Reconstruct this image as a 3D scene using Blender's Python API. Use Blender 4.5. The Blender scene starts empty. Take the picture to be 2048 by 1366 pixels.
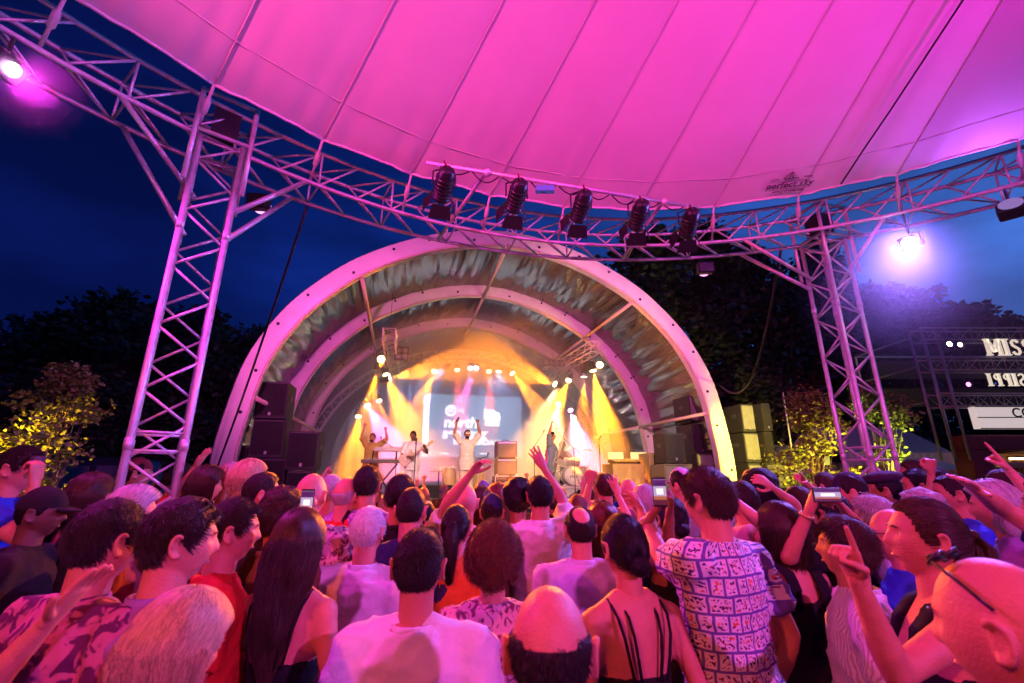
import bpy, bmesh, math, random
import numpy as np
from mathutils import Vector, Matrix, Quaternion
random.seed(7); np.random.seed(7)
R = math.radians; PI = math.pi
scene = bpy.context.scene
COL = scene.collection
SIDE = bpy.data.scenes.new('workbench')     # scratch scene for remeshing, removed at the end

# ------------------------------------------------------------------ camera
HC, PITCH, FPX = 1.95, R(16.5), 910.0
cd = bpy.data.cameras.new('camera'); cam = bpy.data.objects.new('camera', cd); COL.objects.link(cam)
cd.sensor_width = 36.0; cd.lens = 36.0*FPX/2048.0; cd.clip_start = 0.05; cd.clip_end = 2000
cd.dof.use_dof = True; cd.dof.focus_distance = 7.0; cd.dof.aperture_fstop = 3.2
cam.location = (0, 0, HC); cam.rotation_euler = (PI/2+PITCH, 0, 0)
scene.camera = cam
scene.render.resolution_x = 1024; scene.render.resolution_y = 683
scene.view_settings.view_transform = 'Standard'; scene.view_settings.look = 'None'
scene.view_settings.exposure = 0.0; scene.view_settings.gamma = 1.0
try: scene.cycles.use_denoising = True
except Exception: pass
try:
    scene.cycles.max_bounces = 6; scene.cycles.diffuse_bounces = 3; scene.cycles.glossy_bounces = 3
    scene.cycles.transmission_bounces = 4; scene.cycles.volume_bounces = 0; scene.cycles.transparent_max_bounces = 8
    scene.cycles.sample_clamp_indirect = 4.0; scene.cycles.caustics_reflective = False; scene.cycles.caustics_refractive = False
except Exception: pass

# ------------------------------------------------------------------ dusk sky: deep blue, last light low on the right (east-west afterglow)
world = bpy.data.worlds.new('World'); scene.world = world; world.use_nodes = True
nt = world.node_tree; nt.nodes.clear(); L = nt.links
def wn(t, **k):
    n = nt.nodes.new(t)
    for a, v in k.items(): setattr(n, a, v)
    return n
wo = wn('ShaderNodeOutputWorld'); bg = wn('ShaderNodeBackground'); tc = wn('ShaderNodeTexCoord')
dt = wn('ShaderNodeVectorMath', operation='DOT_PRODUCT'); dt.inputs[1].default_value = (.93, .36, -.05)
r1 = wn('ShaderNodeMapRange'); r1.inputs[1].default_value = -.35; r1.inputs[2].default_value = .92
ramp = wn('ShaderNodeValToRGB'); e = ramp.color_ramp.elements
e[0].position = 0; e[0].color = (.0016, .0058, .072, 1); e[1].position = 1; e[1].color = (.045, .13, .50, 1)
k = e.new(.45); k.color = (.0035, .019, .185, 1); k = e.new(.75); k.color = (.018, .066, .36, 1)
sepz = wn('ShaderNodeSeparateXYZ'); rz_ = wn('ShaderNodeMapRange'); rz_.inputs[1].default_value = .02; rz_.inputs[2].default_value = .9; rz_.inputs[3].default_value = 1.25; rz_.inputs[4].default_value = .6
mp = wn('ShaderNodeMapping'); mp.inputs['Scale'].default_value = (1.0, 1.0, 3.0); mp.inputs['Rotation'].default_value = (.3, .2, 0)
ns = wn('ShaderNodeTexNoise'); ns.inputs['Scale'].default_value = 2.4; ns.inputs['Detail'].default_value = 6; ns.inputs['Roughness'].default_value = .55
cr = wn('ShaderNodeMapRange'); cr.inputs[1].default_value = .42; cr.inputs[2].default_value = .72; cr.inputs[3].default_value = .8; cr.inputs[4].default_value = 1.7
m1 = wn('ShaderNodeMath', operation='MULTIPLY'); mulc = wn('ShaderNodeMix', data_type='RGBA', blend_type='MULTIPLY'); mulc.inputs[0].default_value = 1
L.new(tc.outputs['Generated'], dt.inputs[0]); L.new(dt.outputs['Value'], r1.inputs[0]); L.new(r1.outputs[0], ramp.inputs[0])
L.new(tc.outputs['Generated'], sepz.inputs[0]); L.new(sepz.outputs[2], rz_.inputs[0])
L.new(tc.outputs['Generated'], mp.inputs[0]); L.new(mp.outputs[0], ns.inputs['Vector']); L.new(ns.outputs[0], cr.inputs[0])
L.new(rz_.outputs[0], m1.inputs[0]); L.new(cr.outputs[0], m1.inputs[1])
L.new(ramp.outputs[0], mulc.inputs[6]); L.new(m1.outputs[0], mulc.inputs[7])
L.new(mulc.outputs[2], bg.inputs['Color']); bg.inputs['Strength'].default_value = 1.0
L.new(bg.outputs[0], wo.inputs['Surface'])

# ------------------------------------------------------------------ projection helpers (build-time layout only)
def ray(px, py):
    x, y = px-1024.0, 683.0-py
    return Vector((x, FPX*math.cos(PITCH)-y*math.sin(PITCH), FPX*math.sin(PITCH)+y*math.cos(PITCH)))
def at(px, py, fwd):
    d = ray(px, py); return Vector((0, 0, HC)) + d*(fwd/d.y)
def atz(px, py, z):
    d = ray(px, py); return Vector((0, 0, HC)) + d*((z-HC)/d.z)
SY = R(13.3); SV = Vector((-math.sin(SY), math.cos(SY), 0)); TV = Vector((math.cos(SY), math.sin(SY), 0))
def st(t, s, z=0.0): return TV*t + SV*s + Vector((0, 0, z))
def on_s(px, py, s):                      # stage coordinates (t, s, z) of a pixel on the plane s
    d = ray(px, py); p = d*(s/d.dot(SV)); return Vector((p.dot(TV), s, p.z+HC))

# ------------------------------------------------------------------ materials
MATS = {}
def mat(name, col=(.5,.5,.5), rough=.6, metal=0.0, var=0.0, vscale=8.0, bump=0.0, bscale=40.0, emit=None, estr=0.0, spec=.5, sheen=0.0, sss=0.0, alpha=1.0, trans=0.0, stretch=None, coord='Object', rvar=0.0, coat=0.0):
    if name in MATS: return MATS[name]
    m = bpy.data.materials.new(name); m.use_nodes = True; t = m.node_tree; b = t.nodes['Principled BSDF']
    b.inputs['Base Color'].default_value = (*col, 1); b.inputs['Roughness'].default_value = rough; b.inputs['Metallic'].default_value = metal
    b.inputs['Specular IOR Level'].default_value = spec
    if sheen: b.inputs['Sheen Weight'].default_value = sheen
    if sss: b.inputs['Subsurface Weight'].default_value = sss; b.inputs['Subsurface Radius'].default_value = (.02,.008,.005); b.inputs['Subsurface Scale'].default_value = .5
    if alpha < 1: b.inputs['Alpha'].default_value = alpha
    if trans: b.inputs['Transmission Weight'].default_value = trans
    if coat: b.inputs['Coat Weight'].default_value = coat
    if emit: b.inputs['Emission Color'].default_value = (*emit, 1); b.inputs['Emission Strength'].default_value = estr
    if var or bump or rvar:
        c = t.nodes.new('ShaderNodeTexCoord'); mp = t.nodes.new('ShaderNodeMapping')
        if stretch: mp.inputs['Scale'].default_value = stretch
        t.links.new(c.outputs[coord], mp.inputs[0])
        if var or rvar:
            n = t.nodes.new('ShaderNodeTexNoise'); n.inputs['Scale'].default_value = vscale; n.inputs['Detail'].default_value = 6; n.inputs['Roughness'].default_value = .6
            t.links.new(mp.outputs[0], n.inputs['Vector'])
        if var:
            r = t.nodes.new('ShaderNodeMapRange'); r.inputs[1].default_value = .25; r.inputs[2].default_value = .75
            r.inputs[3].default_value = 1-var; r.inputs[4].default_value = 1+var
            x = t.nodes.new('ShaderNodeMix'); x.data_type = 'RGBA'; x.blend_type = 'MULTIPLY'; x.inputs[0].default_value = 1; x.inputs[6].default_value = (*col, 1)
            t.links.new(n.outputs[0], r.inputs[0]); t.links.new(r.outputs[0], x.inputs[7]); t.links.new(x.outputs[2], b.inputs['Base Color'])
        if rvar:
            r2 = t.nodes.new('ShaderNodeMapRange'); r2.inputs[1].default_value = .3; r2.inputs[2].default_value = .7
            r2.inputs[3].default_value = max(.05, rough-rvar); r2.inputs[4].default_value = min(1, rough+rvar)
            t.links.new(n.outputs[0], r2.inputs[0]); t.links.new(r2.outputs[0], b.inputs['Roughness'])
        if bump:
            n2 = t.nodes.new('ShaderNodeTexNoise'); n2.inputs['Scale'].default_value = bscale; n2.inputs['Detail'].default_value = 4
            bp = t.nodes.new('ShaderNodeBump'); bp.inputs['Strength'].default_value = bump; bp.inputs['Distance'].default_value = .02
            t.links.new(mp.outputs[0], n2.inputs['Vector']); t.links.new(n2.outputs[0], bp.inputs['Height']); t.links.new(bp.outputs[0], b.inputs['Normal'])
    MATS[name] = m; return m

# ------------------------------------------------------------------ mesh builder
class MB:
    def __init__(s): s.v = []; s.f = []; s.m = []; s.uv = None
    def add(s, verts, faces, mi=0):
        o = len(s.v); s.v += [tuple(p) for p in verts]; s.f += [tuple(i+o for i in f) for f in faces]; s.m += [mi]*len(faces); return s
    def box(s, c, d, rot=None, mi=0, taper=(1,1)):
        h = [x/2 for x in d]; P = []
        for z in (-1, 1):
            k = taper if z > 0 else (1,1)
            for x, y in ((-1,-1),(1,-1),(1,1),(-1,1)): P.append(Vector((x*h[0]*k[0], y*h[1]*k[1], z*h[2])))
        if rot is not None: P = [rot @ p for p in P]
        c = Vector(c); P = [p+c for p in P]
        return s.add(P, [(3,2,1,0),(4,5,6,7),(0,1,5,4),(1,2,6,5),(2,3,7,6),(3,0,4,7)], mi)
    def tube(s, pts, r, n=8, mi=0, cap=True, closed=False):
        pts = [Vector(p) for p in pts]; N = len(pts); rr = r if hasattr(r, '__len__') else [r]*N
        V = []; up = None
        for i, p in enumerate(pts):
            if closed: d = pts[(i+1) % N]-pts[i-1]
            else: d = pts[min(i+1, N-1)]-pts[max(i-1, 0)]
            if d.length < 1e-9: d = Vector((0,0,1))
            d.normalize()
            if up is None:
                a = Vector((0,0,1)) if abs(d.z) < .9 else Vector((1,0,0)); up = d.cross(a).normalized()
            else:
                up = up - d*up.dot(d)
                up = up.normalized() if up.length > 1e-6 else d.orthogonal().normalized()
            w = d.cross(up)
            for k in range(n):
                a = 2*PI*k/n; V.append(p+(up*math.cos(a)+w*math.sin(a))*rr[i])
        Fc = []
        for i in range(N if closed else N-1):
            j = (i+1) % N
            for k in range(n): Fc.append((i*n+k, i*n+(k+1) % n, j*n+(k+1) % n, j*n+k))
        if cap and not closed: Fc += [tuple(range(n))[::-1], tuple(range((N-1)*n, N*n))]
        return s.add(V, Fc, mi)
    def lathe(s, prof, n=16, M=None, mi=0, cap=True):
        V = []
        for r, z in prof:
            for k in range(n): V.append(Vector((r*math.cos(2*PI*k/n), r*math.sin(2*PI*k/n), z)))
        if M is not None: V = [M @ p for p in V]
        Fc = []
        for i in range(len(prof)-1):
            for k in range(n): Fc.append((i*n+k, i*n+(k+1) % n, (i+1)*n+(k+1) % n, (i+1)*n+k))
        if cap: Fc += [tuple(range(n))[::-1], tuple(range((len(prof)-1)*n, len(prof)*n))]
        return s.add(V, Fc, mi)
    def grid(s, fn, nu, nv, mi=0, wrapu=False):
        V = [fn(i/(nu if wrapu else nu-1), j/(nv-1)) for i in range(nu) for j in range(nv)]
        Fc = []
        for i in range(nu if wrapu else nu-1):
            i2 = (i+1) % nu
            for j in range(nv-1): Fc.append((i*nv+j, i2*nv+j, i2*nv+j+1, i*nv+j+1))
        return s.add(V, Fc, mi)
    def ball(s, c, r, nu=12, nv=8, mi=0, M=None):
        r = r if hasattr(r, '__len__') else (r,r,r); V = [Vector((0,0,-r[2]))]
        for j in range(1, nv):
            a = -PI/2+PI*j/nv
            for k in range(nu): V.append(Vector((r[0]*math.cos(a)*math.cos(2*PI*k/nu), r[1]*math.cos(a)*math.sin(2*PI*k/nu), r[2]*math.sin(a))))
        V.append(Vector((0,0,r[2])))
        if M is not None: V = [M @ p for p in V]
        V = [p+Vector(c) for p in V]; Fc = [(0, 1+(k+1) % nu, 1+k) for k in range(nu)]
        for j in range(nv-2):
            for k in range(nu): Fc.append((1+j*nu+k, 1+j*nu+(k+1) % nu, 1+(j+1)*nu+(k+1) % nu, 1+(j+1)*nu+k))
        e = len(V)-1; Fc += [(e, 1+(nv-2)*nu+k, 1+(nv-2)*nu+(k+1) % nu) for k in range(nu)]
        return s.add(V, Fc, mi)
    def mesh(s, name, mats, smooth=False):
        me = bpy.data.meshes.new(name); me.from_pydata(s.v, [], s.f)
        mats = mats if isinstance(mats, (list, tuple)) else [mats]
        for m in mats: me.materials.append(m)
        if len(mats) > 1: me.polygons.foreach_set('material_index', s.m)
        if smooth: me.polygons.foreach_set('use_smooth', [True]*len(me.polygons))
        me.update(); return me
    def build(s, name, mats, parent=None, smooth=False, loc=None, rot=None):
        return link(name, s.mesh(name, mats, smooth), parent, loc, rot)
def link(name, data, parent=None, loc=None, rot=None):
    o = bpy.data.objects.new(name, data); COL.objects.link(o)
    if parent is not None: o.parent = parent
    if loc is not None: o.location = loc
    if rot is not None: o.rotation_euler = rot
    return o
def bevel(o, w=.01, seg=2):
    m = o.modifiers.new('bevel', 'BEVEL'); m.width = w; m.segments = seg; m.limit_method = 'ANGLE'; return o
def tag(o, label=None, cat=None, group=None, kind=None):
    if label: o['label'] = label
    if cat: o['category'] = cat
    if group: o['group'] = group
    if kind: o['kind'] = kind
    return o
def thing(name, label, cat, loc=(0,0,0), rotz=0.0, group=None):
    o = bpy.data.objects.new(name, None); COL.objects.link(o); o.empty_display_size = .1
    o.location = loc; o.rotation_euler = (0, 0, rotz); return tag(o, label, cat, group)
def copy_tree(o, parent=None):
    c = o.copy(); COL.objects.link(c); c.parent = parent
    for ch in o.children: copy_tree(ch, c)
    return c
def look_rot(d, up='Y'):                  # rotation that turns local -Z onto d
    return Vector(d).to_track_quat('-Z', up).to_euler()
def frame(d):                             # matrix with local Z along d
    return Vector(d).to_track_quat('Z', 'Y').to_matrix()
def spot(name, loc, target, color, watt, angle, blend=.4, radius=.05, parent=None):
    l = bpy.data.lights.new(name, 'SPOT'); l.color = color; l.energy = watt; l.spot_size = R(angle); l.spot_blend = blend; l.shadow_soft_size = radius
    o = bpy.data.objects.new(name, l); COL.objects.link(o); o.location = loc
    o.rotation_euler = look_rot(Vector(target)-Vector(loc))
    if parent is not None:
        o.parent = parent; o.matrix_parent_inverse = parent.matrix_basis.inverted()
    return o
def text_mesh(body, size, extrude=.0, font_bold=0.0, shear=0.0, align='CENTER', space=1.0):
    cu = bpy.data.curves.new('lettering', 'FONT'); cu.body = body; cu.size = size; cu.extrude = extrude; cu.offset = font_bold; cu.shear = shear
    cu.align_x = align; cu.align_y = 'CENTER'; cu.space_character = space
    o = bpy.data.objects.new('lettering', cu); SIDE.collection.objects.link(o); vl = SIDE.view_layers[0]; vl.update()
    me = bpy.data.meshes.new_from_object(o.evaluated_get(vl.depsgraph))
    bpy.data.objects.remove(o); bpy.data.curves.remove(cu); return me
# ================================================================== SETTING
M_alu = mat('aluminium', (.74,.73,.74), .42, .45, var=.14, vscale=14, rvar=.12)
M_black = mat('black_metal', (.02,.02,.022), .45, .2, rvar=.1)
M_rope = mat('black_cable', (.015,.015,.018), .6)
M_strap = mat('pale_strap', (.6,.58,.55), .7, bump=.4, bscale=120)

g = MB(); g.grid(lambda u, v: Vector((-150+300*u, -120+300*v, 0)), 3, 3)
tag(g.build('ground', mat('paving', (.09,.085,.08), .85, var=.35, vscale=3, bump=.5, bscale=30)), kind='structure')

# ---- ring truss that carries the tent roof
RC, RR = Vector((1.8, -.4, 0)), 6.68
NB = 92
ring = thing('ring_truss', 'curved aluminium lattice truss ring carrying the tent roof', 'truss', (RC.x, RC.y, 0))
r_in, r_out, z_lo, z_hi = RR-.23, RR+.23, 5.22, 5.66
def rp(r, a, z): return Vector((r*math.sin(a), r*math.cos(a), z))
for r, z in ((r_in, z_lo), (r_out, z_lo), (r_in, z_hi), (r_out, z_hi)):
    MB().tube([rp(r, 2*PI*k/NB, z) for k in range(NB)], .026, 10, closed=True).build('chord', M_alu, ring, True)
da = 2*PI/NB
kinds = {}
for nm, (a, b) in {'brace': ((r_in, 0, z_lo), (r_in, da, z_hi)), 'brace_b': ((r_out, 0, z_hi), (r_out, da, z_lo)), 'brace_c': ((r_in, 0, z_lo), (r_out, da, z_lo)), 'brace_d': ((r_out, 0, z_hi), (r_in, da, z_hi)),
                   'post': ((r_in, 0, z_lo), (r_in, 0, z_hi)), 'post_b': ((r_out, 0, z_lo), (r_out, 0, z_hi)), 'rung': ((r_in, 0, z_lo), (r_out, 0, z_lo)), 'rung_b': ((r_in, 0, z_hi), (r_out, 0, z_hi))}.items():
    kinds[nm] = MB().tube([rp(*a), rp(*b)], .0125, 6).mesh('brace', M_alu, True)
back = MB()
for k in range(NB):
    a = k*da; aa = (a+PI) % (2*PI)-PI
    seen = -R(78) < aa < R(64)
    for nm, me in kinds.items():
        if nm in ('post', 'post_b', 'rung', 'rung_b') and k % 2: continue
        if seen: link('brace', me, ring, (0,0,0), (0, 0, -a))
        else:
            Mz = Matrix.Rotation(-a, 3, 'Z'); back.add([Mz @ v.co for v in me.vertices], [tuple(p.vertices) for p in me.polygons])
o = back.build('lacing', M_alu, ring); o['kind'] = 'stuff'

# ---- towers
def tower(px, py, fwd, rz, label, w=.37, legs=True):
    base = at(px, py, fwd); h = 5.2
    t = thing('tower_truss', label, 'truss', (base.x, base.y, 0), rz, 'towers under the roof ring')
    hw = w/2; C4 = [(-hw,-hw),(hw,-hw),(hw,hw),(-hw,hw)]
    for x, y in C4: MB().tube([(x,y,.03),(x,y,h)], .028, 12).build('chord', M_alu, t, True)
    MB().box((0,0,.015), (.75,.75,.03)).build('base_plate', mat('steel_plate', (.2,.2,.21), .5, .8), t)
    n = 18; dz = (h-.1)/n
    for f in range(4):
        a, b = C4[f], C4[(f+1) % 4]
        for i in range(n):
            p, q = (a, b) if (i+f) % 2 else (b, a)
            MB().tube([(*p, .1+i*dz), (*q, .1+(i+1)*dz)], .0135, 6).build('brace', M_alu, t, True)
        for z in (.1, 2.15, 2.3, h-.05): MB().tube([(*a, z), (*b, z)], .0135, 6).build('rung', M_alu, t, True)
    for z in (2.2, 4.2):
        for x, y in C4: MB().lathe([(.034,-.05),(.034,.05)], 10, Matrix.Translation((x,y,z)).to_4x4()).build('coupler', M_alu, t, True)
    # head block: sleeve frame that carries the ring
    for x, y in C4: MB().tube([(x*1.3,y*1.3,h-.55),(x*1.3,y*1.3,h+.50)], .024, 10).build('sleeve_post', M_alu, t, True)
    for z in (h+.02, h+.48):
        for k in range(4): MB().tube([(C4[k][0]*1.3,C4[k][1]*1.3,z),(C4[(k+1) % 4][0]*1.3,C4[(k+1) % 4][1]*1.3,z)], .022, 8).build('sleeve_bar', M_alu, t, True)
    MB().box((0,0,h+.28),(.24,.24,.30)).build('hoist_box', M_black, t)
    return t, base
tl, bl = tower(290, 1000, 4.0, R(38), 'lattice tower truss left of the stage, in front of the dark trees')
tr, br = tower(1745, 950, 5.95, R(12), 'lattice tower truss right of the stage, by the lit bush')
# diagonal struts from tower to ring (upper end on a ring chord, lower end on the tower)
def strut(t, b, pairs):
    inv = Matrix.Rotation(-t.rotation_euler.z, 3, 'Z'); b0 = Vector((b.x, b.y, 0))
    for (tx, ty), (lx, ly), r in pairs:
        d = ray(tx, ty); top = atz(tx, ty, z_lo); v = top-RC; top = RC+rp(r, math.atan2(v.x, v.y), z_lo)
        low = at(lx, ly, b.y); low = b0 + (Vector((low.x, low.y, 0))-b0) + Vector((0, 0, low.z))
        MB().tube([inv @ (low-b0), inv @ (top-b0)], .026, 10).build('strut', M_alu, t, True)
strut(tl, bl, [((262,160),(388,395),r_in), ((262,228),(368,470),r_out), ((632,335),(455,430),r_in), ((600,370),(445,485),r_out)])
strut(tr, br, [((1500,452),(1625,560),r_in), ((1488,488),(1622,580),r_out), ((1770,432),(1680,570),r_in)])

# ---- tent membrane
PEAK = Vector((3.9, -2.5, 9.0)); RM = 6.15; NS = 36; ZE = 5.62
def mem_pt(a, u, lift=0.0):
    seg = (a/(2*PI)*NS) % 1.0
    sc = .05*math.sin(PI*seg)*(1-u)**6
    e = RC + rp(RM-sc, a, ZE)
    p = e.lerp(PEAK, u)
    p.z = ZE + (PEAK.z-ZE)*(.80*u+.20*u*u) - .018*math.sin(PI*seg)*math.sin(PI*min(1, u*1.2))*(1-u)**1.5 + lift + .010*math.sin(seg*2*PI*4+3*math.sin(a*7))*math.exp(-u*14)*abs(math.cos(PI*seg))**.5 + .0015*math.sin(seg*2*PI*2+u*9+a*3)*(1-u)
    return p
roof = thing('tent_roof', 'large pale fabric tent roof stretched over the crowd, lit magenta', 'tent', (RC.x, RC.y, 0))
def memb_mat(nm, c):
    m = mat(nm, c, .6, var=.05, vscale=1.5, bump=.12, bscale=6); return m
M_mem = memb_mat('tent_fabric', (.78,.76,.75)); M_mem2 = memb_mat('tent_fabric_grey', (.60,.59,.60)); M_seam = mat('seam_tape', (.62,.60,.60), .7)
vs = [0, .02, .05, .09, .14, .2, .27, .35, .44, .54, .64, .74, .84, .92, .985]
for k in range(NS):
    n = 17; m = MB()
    V = []
    for i in range(n):
        for u in vs: V.append(mem_pt(2*PI*(k+i/(n-1)*.9999)/NS, u)-Vector((RC.x, RC.y, 0)))
    nv = len(vs); Fc = [(i*nv+j, (i+1)*nv+j, (i+1)*nv+j+1, i*nv+j+1) for i in range(n-1) for j in range(nv-1)]
    m.add(V, Fc); o = m.build('fabric_panel', M_mem2 if k in (3, 4) else M_mem, roof, True)
    # welded seam between panels, edge rope, tension strap
    a = 2*PI*k/NS
    MB().tube([mem_pt(a, u, -.006)-Vector((RC.x,RC.y,0)) for u in vs], .0045, 6).build('seam', M_seam, roof, True)
    MB().tube([mem_pt(2*PI*(k+i/8*.9999)/NS, .0)-Vector((RC.x,RC.y,0)) for i in range(9)], .016, 6).build('edge_rope', M_mem, roof, True)
    if not (.19 < k/NS < .75):
        p0 = mem_pt(a, 0)-Vector((RC.x,RC.y,0)); p1 = rp(r_in, a, z_lo+.03); 
        MB().tube([p0, p0.lerp(p1, .3), p0.lerp(p1,.35), p0.lerp(p1,.6), p0.lerp(p1,.65), p1], [.014,.014,.03,.03,.014,.016], 8).build('tension_strap', M_strap, roof, True)
# second seam line parallel to the edge
MB().tube([mem_pt(2*PI*i/168, .055, -.004)-Vector((RC.x,RC.y,0)) for i in range(168)], .004, 6, closed=True).build('edge_seam', M_seam, roof, True)
# ================================================================== PEOPLE
def remesh(mb, voxel, it=3, fac=.5):
    me = bpy.data.meshes.new('tmp'); me.from_pydata(mb.v, [], mb.f); o = bpy.data.objects.new('tmp', me); SIDE.collection.objects.link(o)
    m = o.modifiers.new('r', 'REMESH'); m.mode = 'VOXEL'; m.voxel_size = voxel; m.use_smooth_shade = True
    if it: s_ = o.modifiers.new('s', 'SMOOTH'); s_.iterations = it; s_.factor = fac
    vl = SIDE.view_layers[0]; vl.update(); ev = o.evaluated_get(vl.depsgraph); e = ev.to_mesh()
    V = np.empty(len(e.vertices)*3, np.float32); e.vertices.foreach_get('co', V); V = V.reshape(-1, 3)
    Fq = np.empty(len(e.loops), np.int32); e.loops.foreach_get('vertex_index', Fq)
    tot = np.empty(len(e.polygons), np.int32); e.polygons.foreach_get('loop_total', tot)
    nrm = np.empty(len(e.vertices)*3, np.float32); e.vertices.foreach_get('normal', nrm)
    ev.to_mesh_clear(); bpy.data.objects.remove(o); bpy.data.meshes.remove(me)
    return V, Fq, tot, nrm.reshape(-1, 3)
class Acc:                                # joins arrays into one mesh
    def __init__(s): s.V = []; s.F = []; s.T = []; s.M = []; s.n = 0
    def add(s, V, Fq, tot, mi=0, M=None):
        V = np.asarray(V, np.float32)
        if M is not None: V = V @ np.array(M.to_3x3(), np.float32).T + np.array(M.translation, np.float32)
        s.V.append(V); s.F.append(Fq+s.n); s.T.append(tot); s.M.append(np.full(len(tot), mi, np.int32)); s.n += len(V)
    def mb(s, m, mi=0, M=None):
        s.add(np.array([tuple(p) for p in m.v], np.float32), np.array([i for f in m.f for i in f], np.int32), np.array([len(f) for f in m.f], np.int32), mi, M)
    def mesh(s, name, mats):
        return arr_mesh(name, np.concatenate(s.V), np.concatenate(s.F), np.concatenate(s.T), mats, np.concatenate(s.M))
def arr_mesh(name, V, Fq, tot, mats, mi=None):
    me = bpy.data.meshes.new(name); me.vertices.add(len(V)); me.vertices.foreach_set('co', np.ascontiguousarray(V, np.float32).ravel())
    me.loops.add(len(Fq)); me.loops.foreach_set('vertex_index', Fq.astype(np.int32)); me.polygons.add(len(tot))
    me.polygons.foreach_set('loop_start', np.concatenate([[0], np.cumsum(tot)[:-1]]).astype(np.int32)); me.polygons.foreach_set('loop_total', tot.astype(np.int32))
    me.polygons.foreach_set('use_smooth', np.ones(len(tot), bool))
    if mi is not None: me.polygons.foreach_set('material_index', mi.astype(np.int32))
    for m in mats: me.materials.append(m)
    me.update(calc_edges=True); me.validate(); return me
def rings(R_, n=16, capr=True):           # rings: (centre, ax, ay)
    m = MB(); V = []
    for c, ax, ay in R_:
        for k in range(n):
            a = 2*PI*k/n; V.append(Vector(c)+Vector(ax)*math.cos(a)+Vector(ay)*math.sin(a))
    Fc = [(i*n+k, i*n+(k+1) % n, (i+1)*n+(k+1) % n, (i+1)*n+k) for i in range(len(R_)-1) for k in range(n)]
    Fc += [tuple(range(n))[::-1], tuple(range((len(R_)-1)*n, len(R_)*n))]
    return m.add(V, Fc)
def limb(m, pts, rad, n=10):
    m.tube(pts, rad, n); m.ball(pts[0], rad[0]*.99, 10, 6); m.ball(pts[-1], rad[-1]*.99, 10, 6); return m

# ---- head
HA = np.array([.077, .099, .120])
def head_pts(D, fem=0.0):
    x, y, z = D[:,0], D[:,1], D[:,2]; P = D*HA; low = np.clip(-z, 0, 1); up = np.clip(z, 0, 1)
    P[:,0] *= 1-(.27+.07*fem)*low**1.6; P[:,0] *= 1+.05*np.clip(-y, 0, 1)*np.clip(z+.5, 0, 1)
    P[:,1] *= np.where(y < 0, 1-.42*low**1.3, 1-.04*low)
    P[:,1] += .006*np.clip(-y, 0, 1)*up*-1
    P[:,2] *= np.where(z > 0, .98, .97)
    f = np.clip(y, 0, 1)**.5; u, w = P[:,0], P[:,2]; g = lambda v, c, s: np.exp(-((v-c)/s)**2)
    P[:,1] -= .010*f*g(u, 0, .09)*np.clip(1-np.abs(w)/.12, 0, 1)*.6
    nz = np.clip((.022-w)/.052, 0, 1)*(w > -.03)+np.clip(1-(-.03-w)/.012, 0, 1)*(w <= -.03)
    P[:,1] += f*(.025*g(u, 0, .0105+.004*np.clip((-w)/.03, 0, 1))*nz + .006*g(w, .027, .009)*g(u, 0, .05) - .011*g(np.abs(u), .031, .014)*g(w, .008, .011)
                 + .007*g(w, -.063, .010)*g(u, 0, .022) - .005*g(w, -.080, .008)*g(u, 0, .03) + .012*g(w, -.101, .015)*g(u, 0, .026) + .005*g(np.abs(u), .045, .015)*g(w, -.02, .02))
    return P
def sph(nu, nv):
    D = [(0,0,-1)]
    for j in range(1, nv):
        a = -PI/2+PI*j/nv
        for k in range(nu): D.append((math.cos(a)*math.sin(2*PI*k/nu), math.cos(a)*math.cos(2*PI*k/nu), math.sin(a)))
    D.append((0,0,1)); Fc = [(0, 1+k, 1+(k+1) % nu) for k in range(nu)]
    for j in range(nv-2):
        for k in range(nu): Fc.append((1+j*nu+(k+1) % nu, 1+j*nu+k, 1+(j+1)*nu+k, 1+(j+1)*nu+(k+1) % nu))
    e = len(D)-1; Fc += [(e, 1+(nv-2)*nu+(k+1) % nu, 1+(nv-2)*nu+k) for k in range(nu)]
    return np.array(D, float), Fc
HEADS = {}
def head_mesh(vox, fem):
    key = (vox, fem)
    if key in HEADS: return HEADS[key]
    D, Fc = sph(64, 44); m = MB(); m.add(head_pts(D, fem), Fc)
    for s in (-1, 1):                      # ears: cupped shell with a rim and a lobe
        rim = [(s*(.077+.016*math.sin(max(0, a))*.3+.011), -.012-.017*math.cos(a)*1.0, -.002+.031*math.sin(a)) for a in np.linspace(-2.2, 2.4, 12)]
        m.tube(rim, [.006]*12, 6); m.ball((s*.080, -.014, .0), (.008,.015,.028), 8, 6); m.ball((s*.081, -.008, -.029), (.007,.009,.011), 8, 6)
    nr = .050 if fem else .058
    m.add(*[(r.v, r.f) for r in [rings([((0,-.028,-.23),(nr*1.25,0,0),(0,nr*1.2,0)), ((0,-.026,-.17),(nr*1.02,0,0),(0,nr*1.0,0)), ((0,-.022,-.11),(nr*.98,0,0),(0,nr*1.02,0)), ((0,-.018,-.04),(nr,0,0),(0,nr,0))])]][0])
    HEADS[key] = remesh(m, vox, 2, .45); return HEADS[key]
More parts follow.
